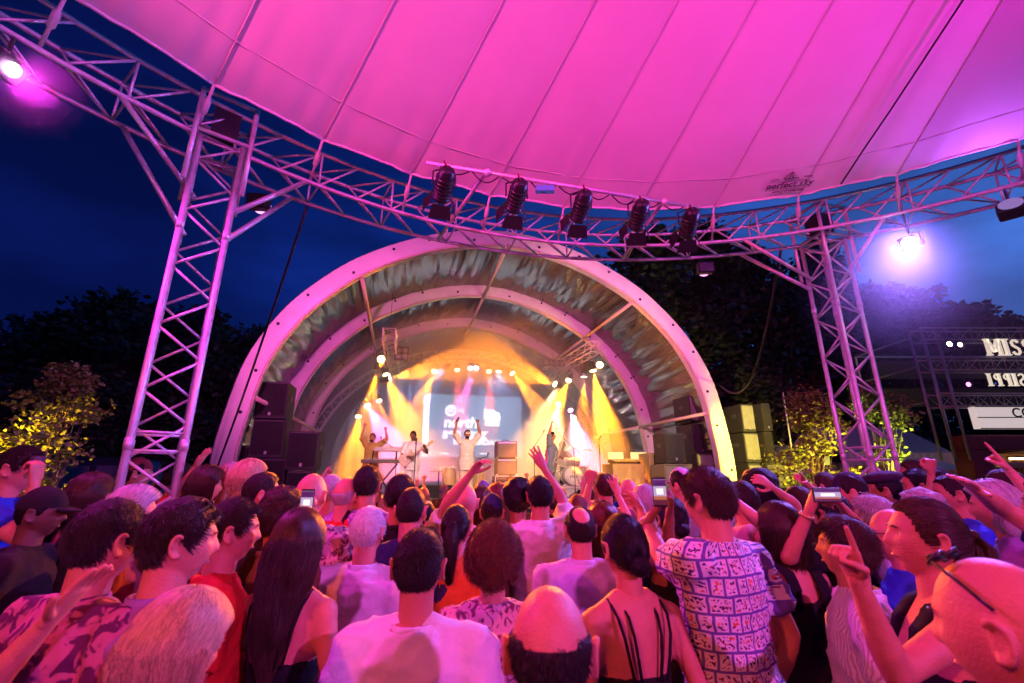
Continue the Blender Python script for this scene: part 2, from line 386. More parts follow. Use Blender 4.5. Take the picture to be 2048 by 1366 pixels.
# ---- hands (right hand: fingers +Z, palm towards -Y, thumb towards -X)
HANDS = {}
def hand_mesh(pose, side, vox):
    key = (pose, side, vox)
    if key in HANDS: return HANDS[key]
    m = MB(); sx = side                    # side=+1 right hand, -1 left hand
    m.add(*(lambda r: (r.v, r.f))(rings([((0,0,-.02),(.026,0,0),(0,.020,0)), ((0,0,.01),(.029,0,0),(0,.019,0)), ((0,0,.05),(.038,0,0),(0,.016,0)), ((0,.0,.085),(.041,0,0),(0,.014,0)), ((0,.0,.095),(.036,0,0),(0,.010,0))], 14)))
    curl = {'open': (.06,.10,.06), 'relax': (.35,.5,.3), 'fist': (1.5,1.6,1.0), 'grip': (1.0,1.0,.7), 'point': (1.5,1.6,1.0), 'flat': (.12,.1,.05)}[pose]
    spread = {'open': .16, 'relax': .07, 'flat': .04}.get(pose, .03)
    for i, (fx, L_, r) in enumerate(((-.029,.074,.0088), (-.0095,.083,.0090), (.0105,.077,.0088), (.029,.062,.0078))):
        c = (.02,.03,.02) if pose == 'point' and i == 0 else tuple(v*(1+.06*i) for v in curl)
        a = 0; p = Vector((fx*sx, 0, .088)); pts = [p.copy()]; sl = (i-1.5)*spread*sx
        for k, seg in enumerate((.45, .31, .24)):
            a += c[k]; p = p+Vector((math.sin(sl)*math.cos(a), -math.sin(a), math.cos(a)*math.cos(sl)))*L_*seg; pts.append(p.copy())
        limb(m, pts, [r*1.06, r, r*.93, r*.8], 8)
    tb = Vector((-.030*sx, -.006, .022))
    if pose in ('fist', 'grip', 'point'): tp = [tb, tb+Vector((-.020*sx,-.018,.028)), tb+Vector((-.008*sx,-.036,.052)), tb+Vector((.016*sx,-.044,.062))]
    elif pose == 'relax': tp = [tb, tb+Vector((-.024*sx,-.014,.030)), tb+Vector((-.032*sx,-.026,.058)), tb+Vector((-.026*sx,-.034,.082))]
    else: tp = [tb, tb+Vector((-.030*sx,-.008,.026)), tb+Vector((-.050*sx,-.012,.052)), tb+Vector((-.062*sx,-.014,.078))]
    limb(m, tp, [.0135,.0115,.0102,.0085], 8)
    HANDS[key] = remesh(m, vox, 2, .4); return HANDS[key]
# ---- torso tables: z, half width, half depth, y offset
TOR = {0: [(.78,.150,.105,-.005),(.88,.168,.118,-.01),(.96,.165,.118,-.008),(1.05,.150,.106,0),(1.14,.150,.106,.004),(1.24,.166,.114,.004),(1.33,.178,.116,.0),(1.39,.172,.102,-.008),(1.435,.125,.082,-.014),(1.475,.072,.064,-.018)],
       1: [(.78,.155,.105,-.005),(.88,.172,.120,-.012),(.96,.162,.115,-.01),(1.05,.130,.095,0),(1.12,.124,.092,.004),(1.22,.142,.108,.010),(1.31,.150,.104,.004),(1.37,.145,.088,-.008),(1.415,.105,.070,-.014),(1.46,.058,.054,-.018)]}
SHO = {0: (.192, -.010, 1.392), 1: (.160, -.010, 1.372)}
def tor_at(sex, z):
    T = TOR[sex]; zs = [t[0] for t in T]
    return tuple(np.interp(z, zs, [t[i] for t in T]) for i in (1, 2, 3))
def ik(S, W, hint, a=.285, b=.255):
    d = W-S; L_ = d.length
    if L_ > (a+b)*.995: W = S+d*((a+b)*.995/L_); d = W-S; L_ = d.length
    if L_ < .12: W = S+d.normalized()*.12; d = W-S; L_ = .12
    x = (a*a-b*b+L_*L_)/(2*L_); h = math.sqrt(max(0, a*a-x*x)); u = d/L_
    hv = Vector(hint)-S; hv = hv-u*hv.dot(u); hv = hv.normalized() if hv.length > 1e-4 else u.orthogonal().normalized()
    return S+u*x+hv*h, W
# named arm poses: wrist, elbow hint, hand pose, palm direction (right side; mirrored for left)
ARM = {'down': ((.235,.03,.87), (.40,-.30,1.1), 'relax', (-1,0,0)),
       'clap': ((.045,.33,1.33), (.5,.05,1.0), 'flat', (-1,0,0)),
       'up': ((.26,.10,1.90), (.6,.1,1.5), 'open', (0,1,0)),
       'up_fist': ((.24,.10,1.89), (.6,.1,1.5), 'fist', (0,1,0)),
       'wave': ((.36,.16,1.74), (.55,-.02,1.25), 'open', (0,1,0)),
       'reach': ((.20,.40,1.72), (.55,.1,1.2), 'open', (0,.6,-.6)),
       'point': ((.20,.36,1.78), (.55,.1,1.2), 'point', (-.6,.3,0)),
       'phone': ((.075,.36,1.60), (.42,.15,1.1), 'grip', (-1,0,.1)),
       'hold': ((.10,.33,1.22), (.45,-.05,1.0), 'grip', (-1,0,0)),
       'drink': ((.06,.24,1.50), (.42,.10,1.15), 'grip', (-1,0,0))}
def arm_spec(a, side):
    if isinstance(a, str): a = ARM[a]
    w, h, hp_, pm = a
    f = lambda v: Vector((v[0]*side, v[1], v[2]))
    return f(w), f(h), hp_, f(pm)
def skel(sex, arms):
    out = {}
    for side, key in ((-1, 'L'), (1, 'R')):
        W, H, hpz, pm = arm_spec(arms[key], side); sx, sy, sz = SHO[sex]; S = Vector((sx*side, sy, sz))
        if W.z > 1.5: S += Vector((-.022*side, .0, .035))           # raised shoulder
        E, W = ik(S, W, H); out[key] = (S, E, W, hpz, pm)
    return out
def fold_noise(V, N, amp, seed):
    r = np.random.RandomState(seed); d = np.zeros(len(V))
    for i in range(7):
        k = r.randn(3)*np.array([13, 13, 22]); ph = r.rand()*6.28; wv = r.randn(3)*7
        s_ = np.sin(V @ k + ph + 1.8*np.sin(V @ wv + ph*2)); d += (1-np.abs(s_))**3*(.4+.6*r.rand())
    d = d/2.0-.5
    return V+N*(d*amp)[:,None]
def body_mesh(sex, arms, girth=1.0, head=(0,0,0), vox=.018, hvox=.009, fvox=.006, mats=None, sk=None):
    sk = sk or skel(sex, arms); m = MB(); g_ = girth
    T = TOR[sex]
    m.add(*(lambda r: (r.v, r.f))(rings([((0, y, z), (w*(g_ if z < 1.3 else 1+(g_-1)*.4), 0, 0), (0, d*g_, 0)) for z, w, d, y in T], 20)))
    for side, key in ((-1, 'L'), (1, 'R')):
        S, E, W, hpz, pm = sk[key]; f = .90 if sex else 1.0; f *= 1+(g_-1)*.5
        m.ball(S, (.062*f, .062*f, .060*f), 12, 8)
        limb(m, [Vector((side*.05, -.012, 1.44)), S+Vector((-.02*side, 0, .012))], [.050*f, .050*f])
        limb(m, [S, S.lerp(E, .3), S.lerp(E, .6), E], [.055*f, .050*f, .044*f, .039*f])
        limb(m, [E, E.lerp(W, .25), E.lerp(W, .6), W, W+(W-E).normalized()*.02], [.039*f, .043*f, .035*f, .026*f, .025*f])
        hx = side*.088; K = Vector((side*.095, .02, .49)); A = Vector((side*.10, -.015, .085))
        limb(m, [Vector((hx, 0, .88)), Vector((hx, .01, .70)), K], [.092*g_, .080, .056]); limb(m, [K, K.lerp(A, .35)+Vector((0,-.015,0)), A], [.055, .054, .038])
        m.ball((side*.105, .06, .045), (.046, .13, .042), 12, 8)
    A_ = Acc(); A_.add(*remesh(m, vox, 3, .5)[:3])
    HM = head_matrix(sex, head)
    A_.add(*head_mesh(hvox, sex)[:3], 0, HM)
    for side, key in ((-1, 'L'), (1, 'R')):
        S, E, W, hpz, pm = sk[key]; z = (W-E).normalized(); y = -(pm-z*pm.dot(z)); y = y.normalized() if y.length > 1e-3 else z.orthogonal().normalized(); x = y.cross(z)
        Mh = Matrix((x, y, z)).transposed().to_4x4(); Mh.translation = W+z*.012
        if sex: Mh = Mh @ Matrix.Scale(.92, 4)
        A_.add(*hand_mesh(hpz, side, fvox)[:3], 0, Mh)
    for s in (-1, 1):                      # eyes, brows; lips
        A_.mb(MB().ball((s*.031, .0700, .006), (.0100,.0100,.0060), 10, 8), 1, HM); A_.mb(MB().ball((s*.031, .0772, .006), (.0044,.0036,.0050), 8, 6), 2, HM)
        A_.mb(MB().tube([(s*.016,.0945,.0245),(s*.032,.0935,.0275),(s*.047,.084,.023)], [.0022,.0026,.0014], 6), 2, HM)
    A_.mb(MB().tube([(-.020,.0750,-.064),(-.010,.0830,-.062),(0,.0848,-.063),(.010,.0830,-.062),(.020,.0750,-.064)], [.002,.004,.0045,.004,.002], 6), 3, HM)
    return A_.mesh('body', mats), sk
def head_matrix(sex, head):
    yaw, pitch, roll = head; z0 = 1.63 if not sex else 1.612
    piv = Vector((0, -.005, z0-.11))
    return Matrix.Translation(piv) @ Matrix.Rotation(R(yaw), 4, 'Z') @ Matrix.Rotation(R(pitch), 4, 'X') @ Matrix.Rotation(R(roll), 4, 'Y') @ Matrix.Translation((0, .022, .11))
def sleeve(m, S, E, W, f, kind, ease):
    if kind == 'short': pts = [S, S.lerp(E, .35), S.lerp(E, .66)]; rr = [.068*f+ease, .066*f+ease, .064*f+ease*1.5]
    elif kind == 'half': pts = [S, S.lerp(E, .5), S.lerp(E, .92)]; rr = [.070*f+ease, .066*f+ease, .066*f+ease*1.6]
    else: pts = [S, S.lerp(E, .5), E, E.lerp(W, .5), E.lerp(W, .88)]; rr = [.068*f+ease, .058*f+ease, .052*f+ease, .048*f+ease, .042*f+ease]
    m.ball(pts[0], rr[0], 12, 8); m.tube(pts, rr, 12); return m
def top_mesh(kind, sex, sk, girth=1.0, vox=.018, mats=None, seed=0, hem=.80):
    m = MB(); T = TOR[sex]; g_ = girth; ease = .012
    if kind in ('tshirt', 'shirt', 'long', 'half'):
        Rg = [((0, -.008, hem), (.192*g_+.016, 0, 0), (0, .142*g_+.016, 0))]
        for z, w, d, y in T:
            if z <= hem+.03: continue
            e_ = .022 if z < 1.2 else (.014 if z < 1.42 else .009)
            gw = g_ if z < 1.3 else 1+(g_-1)*.4
            lo = .03*max(0, min(1, (1.12-z)/.2)); Rg.append(((0, y, z), (max(w, .150 if z < 1.3 else 0)*gw+e_+lo*.6, 0, 0), (0, max(d, .106 if z < 1.3 else 0)*g_+e_+lo, 0)))
        m.add(*(lambda r: (r.v, r.f))(rings(Rg, 22)))
        for side, key in ((-1, 'L'), (1, 'R')):
            S, E, W, _, _ = sk[key]; f = (.90 if sex else 1.0)*(1+(g_-1)*.5)
            limb(m, [Vector((side*.055, -.012, 1.437)), S+Vector((-.02*side, 0, .012))], [.060*f, .064*f])
            sleeve(m, S, E, W, f, {'tshirt': 'short', 'shirt': 'short', 'half': 'half', 'long': 'long'}[kind], ease)
    elif kind in ('tank', 'strap'):
        top = 1.30 if kind == 'tank' else 1.215
        Rg = [((0, -.008, .62 if kind == 'strap' else hem), (.225, 0, 0), (0, .175, 0))]
        for z, w, d, y in T:
            if .80 < z < top: Rg.append(((0, y, z), (w*g_+.012+.02*(z < 1), 0, 0), (0, d*g_+.012+.025*(z < 1), 0)))
        w, d, y = tor_at(sex, top); Rg.append(((0, y, top), (w+.008, 0, 0), (0, d+.008, 0)))
        m.add(*(lambda r: (r.v, r.f))(rings(Rg, 22)))
        if kind == 'tank':
            for s in (-1, 1):
                for q in (.062, .085, .108): m.tube([(s*q*1.02,-.108,1.29),(s*q,-.108,1.36),(s*q*.98,-.085,1.425),(s*q*.98,-.02,1.455),(s*q*.98,.05,1.425),(s*q,.098,1.36),(s*q,.118,1.28)], [.016]*7, 8)
    V, Fq, tot, N = remesh(m, vox, 2, .5)
    if kind not in ('strap', 'tank'): V = fold_noise(V, N, .016, seed)
    else: V = fold_noise(V, N, .006, seed)
    A_ = Acc(); A_.add(V, Fq, tot)
    if kind == 'strap':
        for s, qs in ((-1, (.05, .085)), (1, (.05, .085))):
            for q in qs:
                bx = s*(q+.01 if q > .06 else q-.02)
                w, d, y = tor_at(sex, 1.21)
                pts = [(s*q*.75,-(d+.004),1.205),(s*q*.95,-(d+.006),1.28),(s*q*1.1,-.109,1.345),(s*q*1.2,-.086,1.402),(s*q*1.24,-.02,1.452),(s*q*1.2,.06,1.41),(s*q*1.1,.104,1.33),(s*q,.122,1.22)]
                A_.mb(MB().tube(pts, .0055, 6))
    return A_.mesh('top', mats)
TRO = {}
def trousers_mesh(sex, girth=1.0):
    key = (sex, round(girth, 1))
    if key in TRO: return TRO[key]
    m = MB(); T = TOR[sex]
    m.add(*(lambda r: (r.v, r.f))(rings([((0, y, z), (w*girth+.006, 0, 0), (0, d*girth+.006, 0)) for z, w, d, y in T[:4]], 18)))
    for s in (-1, 1): limb(m, [(s*.088, 0, .88), (s*.09, .01, .70), (s*.096, .02, .49), (s*.10, -.01, .28), (s*.102, -.015, .10)], [.095*girth, .092, .080, .076, .078])
    V, Fq, tot, N = remesh(m, .022, 2, .5); V = fold_noise(V, N, .012, 5); TRO[key] = arr_mesh('trousers', V, Fq, tot, [mat('denim_dark', (.03,.035,.06), .8)]); return TRO[key]
# ---- hair
def hline(az):                             # lowest hair direction z for azimuth (0 face, 180 nape)
    return np.interp(np.abs(az), [0, 30, 52, 66, 80, 92, 104, 125, 180], [.60, .60, .44, .10, -.18, .10, .10, -.46, -.60])
def hair_mask(D, style):
    az = np.degrees(np.arctan2(D[:,0], D[:,1])); lo = hline(az); k = (D[:,2]-lo)/.10
    if style == 'fringe': k = np.minimum(k, (.34-.10*(np.abs(az) > 140)-D[:,2])/.14)
    if style == 'recede': k = np.minimum(k, np.maximum((-.18-D[:,1])/.14, (.62-D[:,2])/.10))
    if style == 'crownspot': k = np.minimum(k, (np.linalg.norm(D-np.array([0,-.50,.86]), axis=1)-.58)/.16)
    return np.clip(k, 0, 1)
def vnoise(P, f, seed, oct=3):
    r = np.random.RandomState(seed); d = np.zeros(len(P))
    for o in range(oct):
        for i in range(4): d += np.sin(P @ (r.randn(3)*f*(1.9**o)) + r.rand()*6.28)/(1.7**o)/4
    return d
HAIRM = {}
STY = {'short': (.014,.003), 'crop': (.007,.0015), 'fringe': (.009,.002), 'recede': (.010,.002), 'crownspot': (.011,.002), 'medium': (.019,.005), 'curly': (.022,.012), 'afro': (.050,.008), 'long': (.020,.004), 'bob': (.026,.004), 'pony': (.012,.002), 'bun': (.012,.002)}
def hair_mesh(style, fem=0, n=(56, 40)):
    key = (style, fem)
    if key in HAIRM: return HAIRM[key]
    D, Fc = sph(*n); P = head_pts(D, fem); N = D/HA; N /= np.linalg.norm(N, axis=1)[:,None]
    th, nz = STY[style]; k = hair_mask(D, style); k = k*k*(3-2*k)
    top = np.clip(D[:,2]*.7+.5, .35, 1.1)
    h = th*top*(1+0*k)+nz*vnoise(P, 45 if style not in ('curly',) else 70, sum(map(ord, style)) % 99+3)
    P = P+N*(np.where(k > .02, h*k, 0)-.006*(1-k))[:,None]
    A_ = Acc(); m = MB(); m.add(P, Fc); A_.mb(m)
    def blob(Rg, nn=20, seed=1, amp=.008):
        V = np.array([tuple(Vector(c)+Vector(ax)*math.cos(2*PI*q/nn)+Vector(ay)*math.sin(2*PI*q/nn)) for c, ax, ay in Rg for q in range(nn)])
        V += np.array([[1,1,.3]])*(vnoise(V*np.array([1,1,.35]), 60, seed)*amp)[:,None]*np.sign(V-np.array([0,-.05,0]))*np.array([[1,1,0]])
        Fq = [(i*nn+q, i*nn+(q+1) % nn, (i+1)*nn+(q+1) % nn, (i+1)*nn+q) for i in range(len(Rg)-1) for q in range(nn)]+[tuple(range(nn)), tuple(range((len(Rg)-1)*nn, len(Rg)*nn))[::-1]]
        mm = MB(); mm.add(V, Fq); A_.mb(mm)
    if style == 'long':
        blob([((0,-.045,.03),(.070,0,0),(0,.045,0)), ((0,-.050,.0),(.086,0,0),(0,.060,0)), ((0,-.058,-.06),(.086,0,0),(0,.056,0)), ((0,-.070,-.12),(.082,0,0),(0,.046,0)), ((0,-.090,-.20),(.080,0,0),(0,.036,0)), ((0,-.108,-.28),(.074,0,0),(0,.028,0)), ((0,-.118,-.36),(.060,0,0),(0,.022,0)), ((0,-.120,-.44),(.036,0,0),(0,.016,0)), ((0,-.128,-.47),(.02,0,0),(0,.008,0))], 28, 4, .010)
    if style == 'bob':
        blob([((0,-.030,.03),(.075,0,0),(0,.055,0)), ((0,-.030,.0),(.100,0,0),(0,.078,0)), ((0,-.034,-.06),(.103,0,0),(0,.076,0)), ((0,-.040,-.10),(.096,0,0),(0,.066,0)), ((0,-.045,-.135),(.080,0,0),(0,.05,0)), ((0,-.045,-.15),(.05,0,0),(0,.03,0))], 28, 6, .006)
    if style == 'pony':
        A_.mb(MB().ball((0,-.112,.035), (.020,.020,.022), 10, 8))
        blob([((0,-.112,.04),(.018,0,0),(0,.016,0)), ((0,-.145,.01),(.030,0,0),(0,.022,0)), ((0,-.150,-.06),(.038,0,0),(0,.026,0)), ((0,-.146,-.14),(.036,0,0),(0,.024,0)), ((0,-.142,-.21),(.022,0,0),(0,.016,0)), ((0,-.142,-.25),(.006,0,0),(0,.006,0))], 18, 8, .005)
    if style == 'bun': A_.mb(MB().ball((0,-.108,-.045), (.040,.034,.038), 16, 12))
    HAIRM[key] = A_.mesh('hair', [None]); return HAIRM[key]
def strands(style, fem, n, length=.04, rad=.0008, seed=0, wave=0.0):
    """hair strands as real curves rooted on the scalp"""
    r = np.random.RandomState(seed); D = r.randn(n*3, 3); D /= np.linalg.norm(D, axis=1)[:,None]
    D = D[hair_mask(D, style) > r.rand(len(D))*.8+.05][:n]; n = len(D)
    P = head_pts(D, fem); N = D/HA; N /= np.linalg.norm(N, axis=1)[:,None]
    crown = np.array([.012, -.055, .11]); fl = P-crown; fl -= N*np.sum(fl*N, 1)[:,None]; fl /= np.linalg.norm(fl, axis=1)[:,None]+1e-6
    sw = np.cross(N, fl); fl = fl+sw*.35; th = STY[style][0]; pts = []
    jit = r.randn(n, 3)
    if style in ('short', 'crop', 'fringe', 'recede', 'crownspot', 'medium'):
        m = 5; L_ = length*(.6+.6*r.rand(n))*(.45+.55*np.clip(D[:,2]+.55, 0, 1))
        lift = .75 if style != 'medium' else .55
        for i in range(m):
            t = i/(m-1); q = P+N*(L_*lift*(t-.45*t*t))[:,None]+fl*(L_*(.30*t+.5*t*t))[:,None]+jit*(L_*.16*t)[:,None]; pts.append(q)
    elif style in ('curly', 'afro'):
        m = 12; L_ = length*(.7+.6*r.rand(n)); cl = vnoise(P, 60, 4)*3.0; c2 = vnoise(P, 60, 9)*3
        T2 = np.cross(N, fl)
        for i in range(m):
            t = i/(m-1); a = 2*PI*1.5*t+cl*2.2+r.rand(n)*.35; rr = .0135*min(1, t*3)
            pts.append(P+N*(L_*(t-.35*t*t))[:,None]+fl*(rr*np.cos(a)+.012*t*np.sin(cl))[:,None]+T2*(rr*np.sin(a)+.012*t*np.cos(c2))[:,None]+jit*.0025*t-np.array([0,0,.01])*t*t)
    elif style in ('pony', 'bun'):
        m = 7; tgt = np.array([0,-.112,.035]) if style == 'pony' else np.array([0,-.10,-.045])
        for i in range(m):
            t = i/(m-1); q = P*(1-t)+tgt*t; nq = np.linalg.norm(q/HA, axis=1); q = q*(np.maximum(1.06, nq)/nq)[:,None]; pts.append(q+jit*.0015+N*.004)
        if style == 'pony':
            for k in range(1, 7):
                t = k/6; pts.append(np.array([0,-.125-.022*math.sin(t*2.5),.035-.28*t])+jit*np.array([.013,.010,.012])*(1.1-.6*t)*(1 if k > 1 else .7)+np.array([.006*math.sin(4*t),0,0]))
    else:                                  # long / bob fall over the back of the head
        m = 16; az = np.arctan2(D[:,0], -D[:,1]); az = np.clip(az, -2.1, 2.1)*(.92); L_ = length*(.75+.35*r.rand(n))
        rx, ry = (.094, .068) if style == 'long' else (.108, .088)
        ph = vnoise(np.stack([az*.05, az*0, L_*0], 1), 40, 3)*4+r.rand(n)*1.2; dep = .72+.36*r.rand(n)
        for i in range(m):
            t = i/(m-1)
            if t < .3:
                s_ = t/.3; q = P+N*((th*1.2+.005)*(.85+.15*s_))
                ang = az; E = np.stack([np.sin(ang)*rx*1.0, -.035-np.cos(ang)*ry, np.full(n, -.01)], 1)
                base = q*(1-s_*s_)+E*(s_*s_); nq = np.linalg.norm(base/(HA+th*1.15+.006), axis=1); base = base*(np.maximum(1.0, nq)/nq)[:,None]; last = base
                pts.append(base)
            else:
                s_ = (t-.3)/.7; z = last[:,2]-L_*s_; nar = 1-.35*s_**2 if style == 'long' else 1-.25*s_**3
                wv = wave*(.3+s_)*np.sin(ph+s_*L_*26)
                yb = last[:,1]*dep*(1-.3*s_)-(.085*s_**.8 if style == 'long' else .0)*1.0
                pts.append(np.stack([last[:,0]*nar*dep+wv*np.cos(az), yb+wv*.6*np.sin(ph*2+s_*9), z], 1)+jit*.004*s_)
    Q = np.stack(pts, 1).astype(np.float32); m = Q.shape[1]
    cu = bpy.data.hair_curves.new('strands'); cu.add_curves([m]*n); cu.position_data.foreach_set('vector', Q.ravel())
    ra = cu.attributes.get('radius') or cu.attributes.new('radius', 'FLOAT', 'POINT')
    ra.data.foreach_set('value', np.tile(np.linspace(1, .55, m)*rad, n).astype(np.float32))
    return cu
# ---- materials for people
def skin(i): 
    base = [(.56,.22,.135), (.60,.24,.15), (.48,.18,.10), (.33,.13,.07), (.13,.06,.036), (.64,.32,.22)][i]
    return mat('skin_%d' % i, base, .48, var=.10, vscale=26, bump=.22, bscale=190, sss=.08, rvar=.10)
M_eye = mat('eye_white', (.75,.72,.70), .2); M_iris = mat('eye_dark', (.02,.014,.01), .3); 
def lipm(i): return mat('lips_%d' % i, [(.46,.19,.16),(.48,.2,.17),(.38,.15,.12),(.25,.10,.08),(.11,.05,.045),(.5,.22,.2)][i], .4)
HAIRC = {'black': (.006,.005,.005), 'dark': (.014,.008,.006), 'brown': (.040,.020,.011), 'auburn': (.11,.036,.015), 'grey': (.38,.37,.36), 'white': (.60,.58,.56), 'blond': (.42,.29,.14), 'ginger': (.28,.11,.04), 'sand': (.26,.17,.09)}
def hairm(c): return mat('hair_'+c, HAIRC[c], .5, var=.35, vscale=60, bump=.6, bscale=180, spec=.2, stretch=(1,1,.25))
def strandm(c):
    if 'strand_'+c in MATS: return MATS['strand_'+c]
    m = mat('strand_'+c, HAIRC[c], .38, spec=.3); t = m.node_tree; b = t.nodes['Principled BSDF']; h = t.nodes.new('ShaderNodeHairInfo'); r = t.nodes.new('ShaderNodeMapRange'); r.inputs[3].default_value = .45; r.inputs[4].default_value = 1.75; x = t.nodes.new('ShaderNodeMix'); x.data_type = 'RGBA'; x.blend_type = 'MULTIPLY'; x.inputs[0].default_value = 1; x.inputs[6].default_value = (*HAIRC[c], 1)
    t.links.new(h.outputs['Random'], r.inputs[0]); t.links.new(r.outputs[0], x.inputs[7]); t.links.new(x.outputs[2], b.inputs['Base Color']); return m
def cloth(nm, col, rough=.85): return mat('cloth_'+nm, col, rough, var=.10, vscale=9, bump=.45, bscale=16, spec=.2)
def setmats(o, ms):
    for i, m in enumerate(ms):
        s = o.material_slots[i]; s.link = 'OBJECT'; s.material = m
BODY = {}
def person(label, loc, rotz, k=1.0, sex=0, arms=('down', 'down'), girth=1.0, head=(0,0,0), hair='short', hairc='dark', skin_i=0, top='tshirt', topm=None, near=False, group='people in the crowd', n_str=0, slen=.03, srad=.0009, wave=.0, hem=.80, cat='person', trm=None, lean=0.0, seed=0, pv=None):
    t = thing('person', label, cat, loc, rotz, group); t.scale = (k, k, k)
    if lean: t.rotation_euler = (R(lean), 0, rotz)
    A = {'L': arms[0], 'R': arms[1]}; vox, hv, fv = (.0140, .0060, .0043) if near else (.022, .0105, .0070)
    if pv: vox, hv, fv = pv
    key = (sex, str(arms), round(girth, 2), head, vox); key2 = key+(top, hem)
    if key not in BODY: BODY[key] = body_mesh(sex, A, girth, head, vox, hv, fv, [skin(0), M_eye, M_iris, lipm(0)])
    me, sk = BODY[key]
    b = link('body', me, t); setmats(b, [skin(skin_i), M_eye, M_iris, lipm(skin_i)])
    if top:
        if key2 not in BODY: BODY[key2] = top_mesh(top, sex, sk, girth, vox*.95, [None], len(BODY), hem)
        o = link('dress' if top == 'strap' else 'shirt', BODY[key2], t); setmats(o, [topm])
        if top in ('shirt', 'half', 'long'):
            kk = ('collar', sex)
            if kk not in BODY: BODY[kk] = MB().lathe([(.074,1.425),(.078,1.445),(.073,1.487),(.068,1.491),(.0665,1.485),(.070,1.43)], 22, Matrix.Translation((0,-.018,0)), cap=False).mesh('collar', [None], True)
            c = link('collar', BODY[kk], o); setmats(c, [topm])
            if sex: c.scale = (.84,.86,.985)
        elif top == 'tshirt':
            kk = ('neckband', sex)
            if kk not in BODY: BODY[kk] = MB().lathe([(.079,1.452),(.081,1.460),(.076,1.476),(.071,1.478),(.070,1.470)], 22, Matrix.Translation((0,-.018,0)), cap=False).mesh('neckband', [None], True)
            c = link('neckband', BODY[kk], o); setmats(c, [topm])
            if sex: c.scale = (.84,.86,.985)
    o = link('trousers', trousers_mesh(sex, girth), t)
    if trm: setmats(o, [trm])
    if 'shoe' not in BODY: BODY['shoe'] = MB().add(*(lambda r: (r.v, r.f))(rings([((0,.058,.0),(.045,0,0),(0,.135,0)),((0,.058,.03),(.05,0,0),(0,.14,0)),((0,.052,.065),(.046,0,0),(0,.122,0)),((0,.0,.10),(.042,0,0),(0,.06,0)),((0,-.012,.12),(.04,0,0),(0,.05,0))],16))).mesh('shoe', [mat('shoe_leather', (.04,.035,.03), .5)], True)
    for sd_ in (-1, 1): link('shoe', BODY['shoe'], t, (sd_*.105, 0, 0))
    HM = head_matrix(sex, head)
    if hair and hair != 'bald':
        h = link('hair', hair_mesh(hair, sex), t); h.matrix_local = HM; setmats(h, [hairm(hairc)])
        if n_str:
            c = bpy.data.objects.new('strands', strands(hair, sex, n_str, slen, srad, seed+len(label), wave)); COL.objects.link(c); c.parent = h; c.data.materials.append(strandm(hairc))
    t['hm'] = [v for row in HM for v in row]
    return t, sk
# ================================================================== STAGE
TC, ZD = 2.35, 1.35                       # stage centre line, deck height
PROF = [(6.05,0),(6.05,1.2),(6.05,2.3),(5.97,3.1),(5.72,4.4),(5.17,5.5),(4.5,6.3),(3.6,7.05),(2.3,7.72),(1.0,8.1),(0,8.2)]
def catmull(P, n):
    P = [Vector((a, b)) for a, b in P]; P = [P[0]*2-P[1]]+P+[P[-1]*2-P[-2]]; out = []
    for i in range(1, len(P)-2):
        a, b, c, d = P[i-1:i+3]
        for k in range(n):
            t = k/n; out.append(.5*((2*b)+(c-a)*t+(2*a-5*b+4*c-d)*t*t+(3*b-a-3*c+d)*t**3))
    out.append(P[-2]); return out
hp = catmull(PROF, 6)
hp[-1].x = 0
full = [Vector((-p.x, p.y)) for p in hp]+[Vector((p.x, p.y)) for p in hp[::-1][1:]]
def arc_resample(P, n):
    L_ = [0]
    for a, b in zip(P, P[1:]): L_.append(L_[-1]+(b-a).length)
    out = []; j = 0
    for i in range(n):
        d = L_[-1]*i/(n-1)
        while j < len(L_)-2 and L_[j+1] < d: j += 1
        out.append(P[j].lerp(P[j+1], (d-L_[j])/(L_[j+1]-L_[j])))
    return out
ARC = arc_resample(full, 121)
def arc_at(f):
    x = max(0, min(.9999, f))*120; i = int(x); return ARC[i].lerp(ARC[i+1], x-i)
def arc_n(f):
    a = arc_at(f-.004); b = arc_at(f+.004); d = (b-a).normalized(); return Vector((-d.y, d.x)) * 1.0   # outward? fixed below
sr = thing('stage_roof', 'arched stage roof with pale ribs and silver fabric lining', 'stage roof', st(TC, 0, 0), SY)
M_rib = mat('rib_cover', (.72,.68,.63), .55, var=.10, vscale=2.5, bump=.15, bscale=5)
M_ribtrim = mat('rib_trim', (.62,.50,.38), .5)
M_lining = mat('silver_lining', (.26,.235,.20), .17, .94, bump=.8, bscale=1.0, stretch=(11,1.1,11))
def off(f, d):                            # point of the arch moved d outward
    a, b = arc_at(f-.004), arc_at(f+.004); t = (b-a).normalized(); n = Vector((-t.y, t.x))
    return arc_at(f)+n*d
SS = [10.5, 14.05, 17.45]
fN = 96
